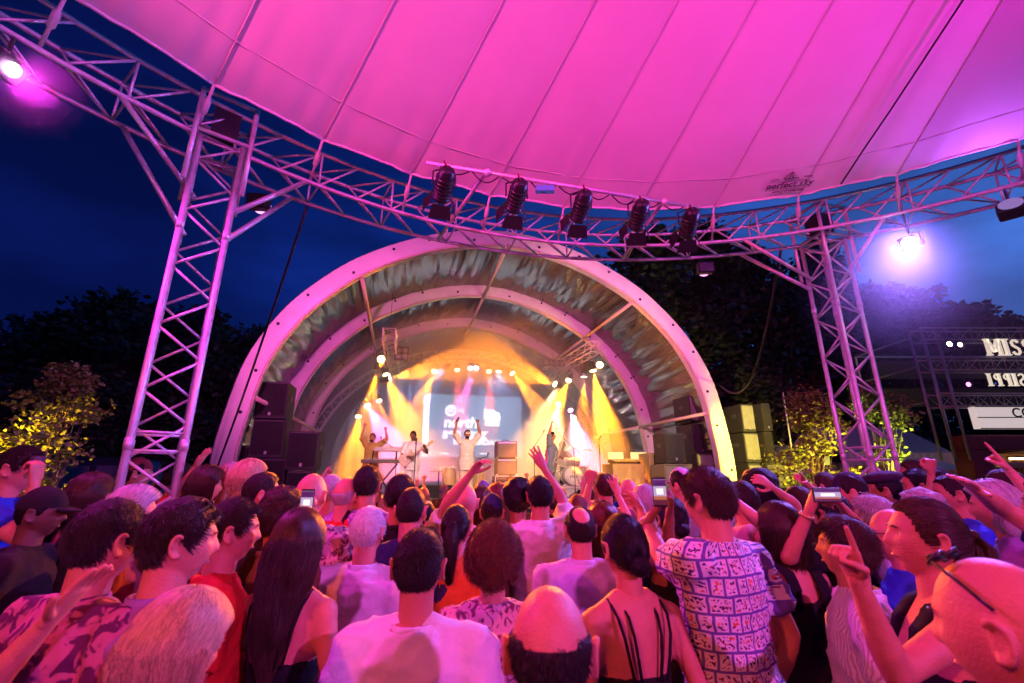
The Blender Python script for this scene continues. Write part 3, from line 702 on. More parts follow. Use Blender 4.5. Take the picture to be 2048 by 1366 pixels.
for i, s0 in enumerate(SS):
    th = .24
    m = MB()
    for k in range(fN+1):
        f = k/fN; po, pi_ = off(f, 0), off(f, -.44)
        for (p, s) in ((po, s0), (pi_, s0), (pi_, s0+th), (po, s0+th)): m.v.append((p.x, s, p.y))
    for k in range(fN):
        for e_ in range(4):
            m.f.append((k*4+e_, k*4+(e_+1) % 4, (k+1)*4+(e_+1) % 4, (k+1)*4+e_)); m.m.append(0)
    rib = m.build('rib', M_rib, sr, True); bevel(rib, .02, 2)
    MB().tube([(off(k/fN, -.45).x, s0-.012, off(k/fN, -.45).y) for k in range(fN+1)], .03, 8).build('rib_trim', M_ribtrim, rib, True)
    for f in [.05,.09,.14,.18,.23,.27,.32,.37,.41,.46,.54,.59,.63,.68,.73,.77,.82,.86,.91,.95]:
        p = off(f, -.14 if int(f*100) % 2 else -.3); M = Matrix.Translation((p.x, s0-.014, p.y)) @ Matrix.Rotation(PI/2, 4, 'X')
        MB().lathe([(.035,-.01),(.035,.012),(.018,.02)], 8, M).build('bolt', M_black, rib, True)
# purlins along the depth
FP = [.155, .325, .5, .675, .845]
for s0, s1 in ((10.62, 14.17), (14.17, 17.57), (17.57, 20.4)):
    for f in FP:
        a = off(f, -.46); MB().tube([(a.x, s0, a.y), (a.x, s1, a.y)], .05, 10).build('purlin', M_ribtrim, sr, True)
# lining panels, pleated where they are laced to the ribs
rng = np.random.RandomState(3)
def lining(s0, s1, f0, f1, drop=0.0, seed=0):
    nu, nv = 130, 14; r = np.random.RandomState(seed)
    ph = r.rand(6)*6.28; fr = 16+r.rand(6)*34; sk = (r.rand(6)-.5)*14; am = r.rand(6)*.5+.5
    W = (f1-f0)*24.0
    def fn(u, v):
        f = f0+(f1-f0)*u; s = s0+(s1-s0)*v
        ed = abs(v-.5)*2
        w = sum(a*((1-abs(math.sin(.5*(fq*W*.28*u+p+k*v))))**2*2-.6) for a, fq, p, k in zip(am, fr, ph, sk))/2.4
        d = -.06 - .16*math.sin(PI*v)*math.sin(PI*u)**.5 + w*(.03+.055*ed**1.5)*min(1, (1-v)*5+.15)*min(1, u*5)*min(1, (1-u)*5) if 0 < u < 1 else -.06-.02*math.sin(PI*v)
        p = off(f, min(d, -.015) - drop*v)
        return Vector((p.x, s, p.y))
    return MB().grid(fn, nu, nv)
fb = [0.0]+FP+[1.0]; sd = 0
for bi, (s0, s1, dr) in enumerate(((10.6, 14.1, 0), (14.15, 17.5, 0), (17.6, 20.6, .95))):
    for a, b in zip(fb, fb[1:]):
        sd += 1; lining(s0, s1, a, b, dr, sd).build('lining_panel', M_lining, sr, True)
# outer skin
def roof_skin(u, v): p = off(u, .035); return Vector((p.x, 10.56+v*10.1, p.y))
MB().grid(roof_skin, 60, 2).build('outer_skin', mat('roof_skin', (.16,.16,.18), .7), sr, True)
# back wall behind everything
m = MB(); V = [(0, 20.62, 0)]+[(off(k/60, 0).x, 20.62, off(k/60, 0).y) for k in range(61)]; m.add(V, [(0, k+1, k+2) for k in range(60)])
m.build('back_wall', mat('back_cloth', (.12,.12,.13), .85, var=.2), sr)

# ---- deck
dk = thing('stage_deck', 'raised black stage platform with front skirt', 'stage', st(TC, 0, 0), SY)
M_deck = mat('deck_ply', (.10,.09,.08), .5, var=.3, vscale=5, rvar=.15)
for i in range(6):
    for j in range(4): bevel(MB().box((-5.0+2.0*i, 12.35+2.05*j, ZD-.06), (1.985, 2.035, .12)).build('deck_panel', M_deck, dk), .006, 1)
m = MB(); m.grid(lambda u, v: Vector((-5.9+11.8*u, 11.26+.035*math.sin(u*150)+.01*math.sin(u*411), (ZD-.02)*v)), 260, 3); m.build('skirt', mat('black_molton', (.03,.03,.033), .95, sheen=.2), dk, True)
MB().box((0,15.4,.6),(11.6,8,1.1)).build('substructure', M_black, dk)
# ---- pale backdrop cloth, gathered at both sides
bd = thing('backdrop_curtain', 'pale blue-grey backdrop cloth hung across the back of the stage', 'curtain', st(TC, 19.9, 0), SY)
M_bd = mat('backdrop_cloth', (.42,.52,.62), .8, var=.06, vscale=2, bump=.1, bscale=6)
def bdp(u, v, x0, x1, amp, fr):
    x = x0+(x1-x0)*u; h = 2.2+math.sqrt(max(.05, 4.75**2-min(4.74, abs(x)*.93)**2))
    z = ZD+(max(h, 2.6)-ZD)*v
    return Vector((x, amp*math.sin(u*fr+math.sin(v*2))*(1-.35*v)+.02*math.sin(u*fr*.37+v*3), z))
MB().grid(lambda u, v: bdp(u, v, -5.3, -2.0, .07, 44), 120, 14).build('cloth_left', M_bd, bd, True)
MB().grid(lambda u, v: bdp(u, v, -2.0, 2.9, .012, 9)+Vector((0,-.05,0)), 40, 14).build('cloth_middle', M_bd, bd, True)
MB().grid(lambda u, v: bdp(u, v, 2.9, 5.3, .06, 30), 80, 14).build('cloth_right', M_bd, bd, True)
# ---- arched lighting truss in front of the backdrop
at_ = thing('arch_truss', 'curved lattice lighting truss arching over the back of the stage', 'truss', st(TC, 18.4, 0), SY)
M_tr = mat('truss_alu', (.66,.62,.58), .42, .45)
TP = [Vector((5.9*math.cos(a), 2.2+4.8*math.sin(a))) for a in np.linspace(PI, 0, 61)]
TP = [Vector((-6.0, ZD))]+TP+[Vector((6.0, ZD))]; TP = arc_resample(TP, 81)
def tnorm(k):
    a, b = TP[max(0, k-1)], TP[min(80, k+1)]; d = (b-a).normalized(); return Vector((-d.y, d.x))
rails = []
for dd, ds in ((0, -.14), (0, .14), (-.28, -.14), (-.28, .14)):
    rail = [Vector(((TP[k]+tnorm(k)*dd).x, ds, (TP[k]+tnorm(k)*dd).y)) for k in range(81)]; rails.append(rail)
    MB().tube(rail, .025, 6).build('chord', M_tr, at_, True)
m = MB()
for k in range(80):
    for a, b in ((0,2),(1,3),(0,1),(2,3)):
        p, q = (a, b) if k % 2 else (b, a); m.tube([rails[p][k], rails[q][k+1]], .010, 4, cap=False)
m.build('lacing', M_tr, at_)['kind'] = 'stuff'
# ---- projection screen
pr = thing('projection_screen', 'bright projection screen with white festival lettering behind the singer', 'screen', st(2.9, 19.45, 0), SY)
M_scr = mat('screen_light', (.3,.35,.4), .7, emit=(.36,.62,.95), estr=1.0)
M_white = mat('screen_white', (.8,.8,.8), .7, emit=(1,1,1), estr=3.0)
sx0, sx1, sz0, sz1 = -2.12, 2.12, 2.72, 5.3
MB().box((0,0,(sz0+sz1)/2),(sx1-sx0,.02,sz1-sz0)).build('screen', M_scr, pr)
M_fr = mat('screen_frame', (.75,.75,.76), .5)
for c, d in (((0,-.005,sz1+.03),(4.36,.05,.06)), ((0,-.005,sz0-.05),(4.36,.05,.09))): MB().box(c, d).build('frame_bar', M_fr, pr)
for sx in (-2.15, 2.15): MB().box((sx,-.005,(sz0+sz1)/2),(.06,.05,sz1-sz0-.002)).build('frame_bar', M_fr, pr)
MB().box((-1.98,-.02,(sz0+sz1)/2),(.22,.012,sz1-sz0-.05)).build('light_band', M_white, pr)
def label3(body, size, x, z, bold=0.0, shear=0.0, parent=pr, m=M_white, y=-.016, sp=1.0, al='LEFT', xs=1.0):
    me = text_mesh(body, size, .001, bold, shear, al, sp); me.materials.clear(); me.materials.append(m)
    o = link('lettering', me, parent, (x, y, z), (PI/2, 0, 0)); o.scale = (xs, 1, 1); return o
label3('north', .62, -1.25, 4.12, .022, .12); label3('sea jazz', .62, -1.3, 3.66, .022, .12, xs=.98); label3('ROTTERDAM', .30, -.82, 3.32, .014, xs=1.12)
label3('THE', .16, -.72, 4.62, .006)
m = MB(); m.tube([(-.98+.2*math.cos(a)*k, -.016, 4.62+.2*math.sin(a)*k) for a, k in [(x, 1) for x in np.linspace(.3, 2*PI-.1, 24)]], .045, 6)
m.tube([(-1.08,-.016,4.55),(-1.05,-.016,4.68),(-.93,-.016,4.56),(-.9,-.016,4.68)], .03, 6); m.tube([(-1.15,-.016,4.73),(-.98,-.016,4.76),(-.82,-.016,4.72)], .03, 6); m.build('emblem', M_white, pr)
m = MB(); m.lathe([(.30,-.002),(.30,.002)], 22, Matrix.Translation((.78,-.016,4.42)) @ Matrix.Rotation(PI/2,4,'X')); m.box((.82,-.016,4.12),(.62,.006,.2)); m.tube([(.52,-.016,4.75),(.5,-.016,4.4),(.6,-.016,4.2)], .06, 6); m.tube([(1.08,-.016,4.6),(1.16,-.016,4.35),(1.0,-.016,4.15)], .05, 6); m.build('emblem', M_white, pr)
for x, w in ((-1.75,.12),(-1.2,.3),(.45,.3),(1.75,.26)): MB().box((x,-.016,2.86),(w,.006,.05)).build('footer_mark', M_white, pr)
# ---- fixtures
M_lampbody = mat('lamp_housing', (.018,.018,.02), .4, .3, rvar=.1)
def lens_mat(nm, c, s): return mat('lens_'+nm, (.1,.1,.1), .2, emit=c, estr=s)
COLS = {'amber': (1,.40,.03), 'red': (1,.07,.02), 'pink': (1,.16,.62), 'white': (1,.52,.24), 'yellow': (1,.27,.008), 'blue': (.35,.5,1), 'orange': (1,.16,.008), 'off': None}
LENS = {'amber': (1,.75,.25), 'red': (1,.45,.15), 'pink': (1,.5,.95), 'white': (1,.93,.8), 'yellow': (1,.85,.4), 'blue': (.7,.85,1), 'orange': (1,.6,.2)}
BEAMK = 14.0; FRONT_W = 1500.0
def par_can(loc, target, colour, label, watt=600, angle=22, size=1.0, group='lamps over the stage', hang=.28, blend=.5):
    loc = Vector(loc); d = (Vector(target)-loc).normalized()
    t = thing('par_lamp', label, 'lamp', loc, 0, group); q = frame(d).to_4x4()
    r = .115*size; Ln = .30*size
    MB().lathe([(r*.45,-Ln*.75),(r*.8,-Ln*.6),(r*.92,-Ln*.2),(r*.95,Ln*.35),(r*1.06,Ln*.36),(r*1.06,Ln*.42),(r*.98,Ln*.42),(r*.9,Ln*.30)], 16, q, cap=True).build('housing', M_lampbody, t, True)
    side = Vector((d.y, -d.x, 0)); side = side.normalized() if side.length > .05 else Vector((1,0,0))
    up = Vector((0,0,1)); b = r*1.18
    MB().tube([side*b, side*b+up*hang*.7, up*hang*.95+side*.02, up*hang*.95-side*.02, -side*b+up*hang*.7, -side*b], .012*size, 6).build('yoke', M_lampbody, t, True)
    MB().tube([up*hang*.9, up*hang*1.25], .022*size, 6).build('clamp', M_lampbody, t)
    c = COLS[colour]
    M = q @ Matrix.Translation((0,0,Ln*.385))
    MB().lathe([(r*.93,-.004),(r*.93,.004),(r*.5,.016)], 16, M).build('lens', lens_mat(colour, LENS[colour], 26) if c else mat('lens_dark', (.25,.25,.27), .15), t, True)
    if c: spot('lamp_light', loc+d*(Ln*.44), target, c, watt*BEAMK, angle, blend, .03, t)
    return t
# ================================================================== STAGE EQUIPMENT
def sp(px, py, s): v = on_s(px, py, s); return st(v.x, v.y, v.z)
# the two lighting trusses that run front to back under the roof
def depth_truss(a, b, label):
    a, b = Vector(a), Vector(b); t = thing('lighting_truss', label, 'truss', a, 0, 'lighting trusses under the stage roof'); d = b-a; n = 14
    q = d.to_track_quat('Z', 'Y').to_matrix(); C4 = [(-.17,-.17),(.17,-.17),(.17,.17),(-.17,.17)]
    for x, y in C4: MB().tube([q @ Vector((x,y,0)), q @ Vector((x,y,0))+d], .027, 8).build('chord', M_tr, t, True)
    m = MB()
    for i in range(n):
        for f in range(4):
            p, r = C4[f], C4[(f+1) % 4]
            if i % 2: p, r = r, p
            m.tube([q @ Vector((*p, 0))+d*(i/n), q @ Vector((*r, 0))+d*((i+1)/n)], .012, 5, cap=False)
    for f in range(4): m.tube([q @ Vector((*C4[f], 0)), q @ Vector((*C4[(f+1) % 4], 0))], .014, 6)
    m.build('lacing', M_tr, t)['kind'] = 'stuff'
    for k in (.08, .9): MB().tube([d*k+Vector((0,0,.15)), d*k+Vector((0,0,1.4))], .006, 5).build('hanging_wire', M_rope, t)
    return t
depth_truss(sp(777, 668, 12.6), sp(790, 742, 17.8), 'lattice truss hung on the left under the stage roof, pointing at the crowd')
depth_truss(sp(1192, 693, 12.6), sp(1098, 748, 17.6), 'lattice truss hung on the right under the stage roof, pointing at the crowd')
W = 1.0
LAMPS = [  # px, py, s, target px, py, s, colour, watts, angle, label
 (870,739,18.0, 800,900,16.0,'yellow',2200,20,'yellow lamp at the left end of the row under the arched truss'),
 (893,734,18.0, 690,900,19.6,'blue',60,80,'pale blue lamp second from left under the arched truss'),  # fixture is really off; blue light added to brighten the left backdrop
 (914,736,18.0, 925,930,15.5,'red',1500,13,'red lamp above the left half of the screen'),
 (941,733,18.0, 915,930,15.0,'pink',500,13,'left of the paired pink lamps above the screen'),
 (954,733,18.0, 880,900,15.0,'pink',800,13,'right of the paired pink lamps above the screen'),
 (978,739,18.0, 980,930,15.5,'red',1500,13,'red lamp above the right half of the screen'),
 (998,738,18.0, 960,960,17.6,'blue',60,90,'pale blue moving lamp right of the red lamps'),  # unlit moving head; its pale blue light is added for the backdrop
 (1022,743,18.0, 1130,880,16.0,'yellow',2600,20,'yellow lamp at the right end of the row under the arched truss'),
 (762,716,13.0, 800,1010,7.0,'orange',2600,26,'orange lamp highest on the left hanging truss'),
 (756,731,14.6, 715,930,16.0,'yellow',2600,22,'yellow lamp below the orange one on the left truss'),
 (770,745,15.8, 850,930,14.0,'yellow',2200,24,'yellow lamp on the left truss aimed at the singer'),
 (773,758,14.8, 1330,640,12.2,'yellow',1000,30,'yellow lamp lowest on the left truss, aimed across at the roof lining'),  # unlit fixture; yellow beam added for golden reflections in the lining
 (1185,735,13.4, 1235,960,12.6,'yellow',4200,24,'amber lamp at the near end of the right truss'),
 (1200,728,12.9, 1120,1030,6.5,'orange',2600,26,'orange lamp outermost on the right hanging truss'),
 (1169,738,14.3, 1150,900,16.0,'pink',1000,18,'pink lamp on the right hanging truss'),
 (1168,747,14.4, 1165,940,14.6,'yellow',1800,20,'yellow lamp under the pink one on the right truss'),
 (1139,757,15.4, 1050,950,13.5,'yellow',2600,22,'bright yellow lamp midway on the right truss'),
 (1121,766,16.2, 1040,900,15.0,'white',1600,18,'white lamp at the far end of the right truss'),
 (1115,770,14.8, 700,620,12.2,'yellow',900,30,'yellow lamp at the far end of the right truss, aimed across at the roof lining'),  # really a white lamp; yellow colour and aim made up to gild the lining
 (717,828,17.6, 705,1000,16.0,'yellow',1500,30,'lowest yellow lamp on the left leg of the arched truss'),
 (733,808,17.6, 800,920,15.5,'pink',1800,24,'pink lamp on the left leg of the arched truss'),
 (757,797,17.7, 800,960,16.0,'orange',900,24,'orange lamp topmost on the left leg of the arched truss'),
 (1117,807,18.0, 1095,930,14.6,'white',1600,20,'white lamp beside the bassist hand on the right of the screen'),
 (1140,817,17.8, 1185,980,15.0,'pink',2400,24,'pink lamp shining down on the drum kit'),
 (1147,833,17.8, 1160,980,15.0,'white',900,24,'small white lamp under the pink one above the drums')]
for px, py, s, tx, ty, ts, c, w, an, lb in LAMPS: par_can(sp(px, py, s), sp(tx, ty, ts), c, lb, w*W, an*1.35, .95, blend=.75)
for i, (px, py) in enumerate([(822,729),(842,722),(863,717),(884,711),(1018,715),(1035,722),(1054,730),(1072,738)]):
    par_can(sp(px, py, 18.2), sp(px, py+60, 8), 'off', 'unlit round lamp on the arched truss, %s from the %s end' % (['outermost','second','third','fourth','fourth','third','second','outermost'][i], 'left' if i < 4 else 'right'), size=1.25, group='unlit lamps on the arched truss')
# blinders
def blinder(px, py, s, nx, nz, label):
    c = sp(px, py, s); t = thing('blinder_lamp', label, 'lamp', c, SY, 'blinder banks')
    MB().box((0,.08,0),(nx*.2+.04,.12,nz*.2+.04)).build('frame', M_lampbody, t)
    for i in range(nx):
        for j in range(nz): MB().lathe([(.088,-.01),(.092,.0),(.06,.02),(.02,.03)], 14, Matrix.Translation((( i-(nx-1)/2)*.2, .015, (j-(nz-1)/2)*.2)) @ Matrix.Rotation(PI/2,4,'X')).build('bulb', mat('bulb_glass', (.5,.52,.55), .12, .6), t, True)
blinder(803, 706, 14.2, 2, 2, 'two by two lamp bank beside the left hanging truss'); blinder(1108, 725, 15.5, 4, 1, 'row of four round lamps beside the right hanging truss')

# ---- speakers
M_cab = mat('speaker_paint', (.022,.021,.022), .7, bump=.3, bscale=220, var=.2); M_grille = mat('speaker_grille', (.030,.029,.029), .6, .3, bump=.8, bscale=380, var=.15); M_badge = mat('badge', (.7,.7,.7), .3, .8)
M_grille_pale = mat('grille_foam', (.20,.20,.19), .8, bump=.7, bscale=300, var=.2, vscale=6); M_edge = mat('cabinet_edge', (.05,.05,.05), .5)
def cabinet(p0, p1, s, depth, label, grille=None, rz=SY, badge=True, body=None):   # p0 = top left pixel, p1 = bottom right pixel on plane s
    a, b = on_s(*p0, s), on_s(*p1, s); w, h = abs(b.x-a.x), abs(a.z-b.z); c = st((a.x+b.x)/2, s, min(a.z, b.z))
    t = thing('loudspeaker', label, 'loudspeaker', c, rz, 'loudspeaker cabinets')
    bevel(MB().box((0, depth/2, h/2), (w, depth, h)).build('cabinet', body or M_cab, t), .015, 2)
    MB().box((0, -.008, h*.52), (w*.88, .02, h*.84)).build('grille', grille or M_grille, t)
    if badge: MB().box((0, -.022, h*.13), (.05, .01, .07)).build('badge', M_badge, t)
    for sx in (-1, 1): MB().box((sx*(w/2+.003), depth*.5, h*.6), (.012, .2, .10)).build('handle', M_edge, t)
    MB().box((0, .01, h*.965), (w*.9, .03, .02)).build('rigging_bar', M_edge, t)
    return t
cabinet((517,762),(569,838), 11.4, .8, 'upper tall black loudspeaker in the left stack')
cabinet((507,838),(563,916), 11.4, .8, 'second tall black loudspeaker in the left stack')
cabinet((500,916),(562,1010), 11.4, .8, 'bass cabinet at the foot of the left loudspeaker stack')
cabinet((578,862),(632,940), 11.2, .6, 'single black loudspeaker on a plinth at the left stage edge')
cabinet((575,941),(612,1040), 11.2, .6, 'plinth cabinet under the single left loudspeaker', badge=False)
cabinet((455,890),(503,1000), 11.8, .7, 'low black cabinet between the left rib and the tall stack', badge=False)
cabinet((1376,790),(1419,846), 11.5, .8, 'upper tall loudspeaker inside the right end of the arch', M_grille_pale)
cabinet((1383,847),(1424,908), 11.5, .8, 'second tall loudspeaker inside the right end of the arch')
cabinet((1328,866),(1373,926), 11.1, .6, 'square loudspeaker with its case on the right stage edge')
cabinet((1393,907),(1445,965), 11.2, .7, 'wide bass cabinet under the right inner stack', M_grille_pale)
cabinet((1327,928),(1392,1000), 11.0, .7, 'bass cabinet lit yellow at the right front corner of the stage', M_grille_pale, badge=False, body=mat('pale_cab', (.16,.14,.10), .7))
cabinet((1480,808),(1513,864), 11.0, .7, 'upper yellow lit loudspeaker in the stack outside the right rib', M_grille_pale)
cabinet((1486,865),(1524,925), 11.0, .7, 'middle yellow lit loudspeaker in the stack outside the right rib', M_grille_pale)
cabinet((1496,926),(1533,1010), 11.0, .7, 'lowest yellow lit loudspeaker in the stack outside the right rib', M_grille_pale, badge=False)
cabinet((1521,806),(1547,862), 11.3, .7, 'upper dark loudspeaker in the outermost right stack', M_grille)
cabinet((1527,863),(1553,924), 11.3, .7, 'lower dark loudspeaker in the outermost right stack', M_grille)
cabinet((1531,925),(1590,1010), 11.2, .7, 'wide yellow lit bass cabinet at the foot of the outermost right stack', M_grille_pale, badge=False)
# wedge monitors along the stage front
for i, (px, s) in enumerate(((605+250,11.6),(880,11.7),(1008,11.7),(1052,11.7),(1215,11.9))):
    v = on_s(px, 985, s); c = st(v.x, s, ZD); t = thing('wedge_monitor', ['wedge monitor left of the pair in front of the guitarist','wedge monitor right of the pair in front of the guitarist','wedge monitor in front of the amplifier stack','wedge monitor below the bassist','wedge monitor at the right below the desk'][i], 'loudspeaker', c, SY+PI, 'stage monitors')
    m = MB(); w = .30; P = [(-.22,0),(.22,0),(.22,.10),(-.02,.40),(-.22,.34)]
    m.add([(-w,y,z) for y,z in P]+[(w,y,z) for y,z in P], [(4,3,2,1,0),(5,6,7,8,9)]+[(k,(k+1)%5,5+(k+1)%5,5+k) for k in range(5)]); bevel(m.build('cabinet', mat('wedge_paint', (.10,.085,.06), .6, bump=.3, bscale=200), t), .012)
    mm = Matrix.Translation((0,.105,.255)) @ Matrix.Rotation(R(-51.3),4,'X'); g2 = MB(); g2.box((0,0,0),(.54,.34,.012)); g2.v = [tuple(mm @ Vector(p)) for p in g2.v]; g2.build('grille', M_grille, t)
# amplifier stack on flight case
v = on_s(1011, 990, 14.2); AC = st(v.x, 14.2, 0)
M_amp = mat('amp_vinyl', (.14,.055,.04), .6, bump=.3, bscale=150); M_ampg = mat('amp_cloth', (.36,.25,.18), .9, bump=.5, bscale=300); M_case = mat('case_laminate', (.12,.03,.025), .45); M_edgealu = mat('case_edge', (.75,.74,.7), .35, .8)
for i, (z, h) in enumerate(((ZD+.62, .50), (ZD+1.125, .52))):
    t = thing('guitar_amplifier', ['lower square amplifier in the stack right of the screen','top square amplifier in the stack right of the screen'][i], 'amplifier', AC+Vector((0,0,z)), SY, 'amplifiers')
    bevel(MB().box((0,0,h/2),(.66,.36,h)).build('cabinet', M_amp, t), .03, 3); MB().box((0,-.185,h*.45),(.54,.02,h*.72)).build('speaker_cloth', M_ampg, t); MB().box((0,-.185,h*.9),(.56,.02,.05)).build('control_panel', M_badge, t)
    MB().tube([(-.1,0,h),(-.08,0,h+.04),(.08,0,h+.04),(.1,0,h)], .012, 6).build('handle', M_black, t, True)
    for sx in (-.3,.3): MB().ball((sx,-.17,.02),(.04,.03,.03)).build('corner', M_edgealu, t)
t = thing('flight_case', 'dark red flight case with metal edges under the amplifiers', 'case', AC+Vector((0,0,ZD)), SY); bevel(MB().box((0,0,.31),(.74,.5,.60)).build('body', M_case, t), .01)
for x in (-.37,.37):
    for y in (-.25,.25): MB().box((x,y,.31),(.03,.03,.62)).build('edge', M_edgealu, t)
for z in (.015,.4,.60):
    MB().box((0,-.253,z),(.70,.012,.03)).build('edge', M_edgealu, t)
MB().box((0,-.26,.40),(.16,.015,.1)).build('latch', M_badge, t)
# mic stands
M_stand = mat('stand_metal', (.05,.045,.04), .4, .8)
def mic_stand(px, s, label, h=1.55, boom=None, z0=ZD):
    v = on_s(px, 960, s); t = thing('microphone_stand', label, 'microphone stand', st(v.x, s, z0), SY, 'microphone stands')
    MB().tube([(0,0,.05),(0,0,h)], .012, 8).build('pole', M_stand, t, True)
    for a in (0, 2.1, 4.2): MB().tube([(0,0,.14),(.26*math.cos(a),.26*math.sin(a),.012)], .009, 6).build('leg', M_stand, t)
    e = Vector((0,0,h))
    if boom: e = Vector(boom)+Vector((0,0,h)); MB().tube([-Vector(boom)*.35+Vector((0,0,h)), e], .009, 6).build('boom', M_stand, t)
    m = MB(); dv = Vector((0,-.6,.35)).normalized(); m.tube([e, e+dv*.13], [.012,.017], 8); m.ball(e+dv*.15, .026, 10, 8); m.build('microphone', mat('mic_grille', (.12,.12,.12), .35, .8), t, True)
    return t
mic_stand(828, 12.2, 'microphone stand in front of the guitarist', 1.45)
mic_stand(1069, 11.9, 'microphone stand with raised boom left of the bassist', 1.35, (.25,0,.35))
mic_stand(1150, 13.6, 'microphone stand with long boom beside the drum kit', 1.45, (-.55,.1,.5))
mic_stand(1202, 12.3, 'straight microphone stand right of the drum kit', 1.6)
mic_stand(960, 13.4, 'low microphone stand between the singer and the amplifiers', 1.1, (.2,0,.05))
mic_stand(790, 13.2, 'microphone stand with boom at the keyboards', 1.3, (-.45,.1,.25))
# keyboards on X stand
v = on_s(765, 960, 12.9); kb = st(v.x, 12.9, ZD); kt = thing('keyboard_stand', 'black X stand carrying two keyboards', 'stand', kb, SY)
for y in (-.18,.18): MB().tube([(-.35,y,.02),(.35,y,.92)], .02, 8).build('leg', M_black, kt); MB().tube([(.35,y+.03,.02),(-.35,y+.03,.92)], .02, 8).build('leg', M_black, kt)
for x in (-.3,.3): MB().tube([(x,-.15,.92),(x,.2,1.25)], .016, 6).build('upper_arm', M_black, kt); MB().tube([(x,-.2,.93),(x,.25,.93)], .016, 6).build('support', M_black, kt)
def keyboard(z, x, y, w, label, body):
    t = thing('keyboard', label, 'keyboard', kb+TV*x+SV*y+Vector((0,0,z)), SY, 'keyboards'); bevel(MB().box((0,0,.05),(w,.32,.09)).build('body', body, t), .01)
    n = int(w/.026)-6
    for k in range(n): MB().box((-w/2+.1+k*.026,.07,.10),(.024,.15,.018)).build('key', mat('ivory', (.75,.73,.68), .3), t)
    for k in range(n-1):
        if k % 7 not in (2, 6): MB().box((-w/2+.113+k*.026,.045,.115),(.013,.09,.02)).build('black_key', M_black, t)
    for k in range(8): MB().lathe([(.012,.095),(.011,.115)], 8, Matrix.Translation((-.2+k*.05,-.09,0))).build('knob', M_badge, t)
keyboard(.93, 0, 0, 1.15, 'lower dark keyboard on the stand', mat('key_body', (.05,.03,.02), .4)); keyboard(1.24, .22, .12, 1.0, 'upper pale keyboard raised above the lower one', mat('key_body_pale', (.45,.36,.38), .4))
# congas
M_conga = mat('conga_wood', (.50,.32,.14), .35, var=.2, vscale=4, stretch=(6,6,1)); M_skinhead = mat('drum_head', (.75,.70,.6), .6)
for i, px in enumerate((898, 956)):
    v = on_s(px, 960, 12.9); t = thing('conga_drum', ['conga drum left of the singer','conga drum right of the singer'][i], 'drum', st(v.x, 12.9, ZD+.12), SY, 'conga drums')
    MB().lathe([(.12,.0),(.15,.15),(.185,.38),(.18,.55),(.15,.70)], 22).build('shell', M_conga, t, True); MB().lathe([(.155,.69),(.16,.72),(.15,.735)], 22).build('head', M_skinhead, t, True); MB().tube([(.165*math.cos(a),.165*math.sin(a),.685) for a in np.linspace(0,2*PI,24,endpoint=False)], .010, 6, closed=True).build('rim', M_edgealu, t, True)
    for a in np.linspace(0,2*PI,6,endpoint=False): MB().tube([(.165*math.cos(a),.165*math.sin(a),.69),(.19*math.cos(a),.19*math.sin(a),.5)], .006, 5).build('tension_rod', M_edgealu, t)
    for a in (0.5,2.6,4.7): MB().tube([(.13*math.cos(a),.13*math.sin(a),.1),(.24*math.cos(a),.24*math.sin(a),-.12)], .012, 6).build('leg', M_edgealu, t)
v = on_s(877, 960, 13.2); t = thing('percussion_table', 'small round percussion table on a stand by the conga', 'table', st(v.x, 13.2, ZD), SY); MB().lathe([(.24,.72),(.24,.745)], 18).build('top', mat('table_cloth_pale', (.5,.45,.35), .8), t); MB().tube([(0,0,.04),(0,0,.72)], .014, 8).build('pole', M_stand, t)
for a in (0,2.1,4.2): MB().tube([(0,0,.2),(.24*math.cos(a),.24*math.sin(a),.01)], .01, 6).build('leg', M_stand, t)
for x in (-.1,.02,.12): MB().lathe([(.02,.745),(.035,.80),(.03,.83)], 10, Matrix.Translation((x,.02,0))).build('shaker', M_skinhead, t, True)
# drum riser and kit
v = on_s(1140, 960, 14.6); DC = st(v.x, 14.8, 0); rs = thing('drum_riser', 'low pale platform carrying the drum kit', 'platform', DC+Vector((0,0,ZD)), SY)
bevel(MB().box((0,0,.16),(2.5,2.0,.32)).build('platform', mat('riser_ply', (.35,.33,.32), .5, var=.2), rs), .01); MB().box((0,-1.01,.27),(2.52,.03,.06)).build('edge_trim', M_edgealu, rs)
ZR = ZD+.32; dkit = thing('drum_kit', 'drum kit with white lettered bass drum on the riser', 'drum kit', DC+Vector((0,0,ZR)), SY)
M_dr = mat('drum_lacquer', (.55,.48,.45), .25, .3, coat=.5); M_cym = mat('cymbal_bronze', (.75,.55,.22), .25, .9, rvar=.1); M_hd = mat('bass_head', (.82,.80,.76), .5)
def drum(name, c, r, h, ax, head=True):
    M = Matrix.Translation(c) @ frame(Vector(ax)).to_4x4(); o = MB().lathe([(r,-h/2),(r,h/2)], 24, M).build(name, M_dr, dkit, True)
    MB().lathe([(r*.98,h/2),(r*.97,h/2+.012)], 24, M).build('drum_head', M_hd, o, True)
    for s_ in (-1, 1): MB().tube([M @ Vector((r*1.03*math.cos(a), r*1.03*math.sin(a), s_*h*.48)) for a in np.linspace(0,2*PI,24,endpoint=False)], .012, 6, closed=True).build('hoop', M_edgealu, o, True)
    return o
drum('bass_drum', Vector((0,-.35,.29)), .28, .42, (0,-1,.03)); drum('rack_tom', Vector((-.17,-.28,.72)), .15, .22, (0,-.35,1)); drum('rack_tom', Vector((.17,-.28,.72)), .16, .22, (0,-.35,1)); drum('floor_tom', Vector((.5,.1,.42)), .20, .38, (0,0,1)); drum('snare_drum', Vector((-.42,.1,.55)), .18, .15, (0,-.1,1))
for body, z in (('N', .40), ('JAZZ', .28)):
    me = text_mesh(body, .12 if body != 'N' else .16, .002, .004); me.materials.clear(); me.materials.append(M_black); o = link('lettering', me, dkit, (0,-.583,z), (PI/2-.03,0,0))
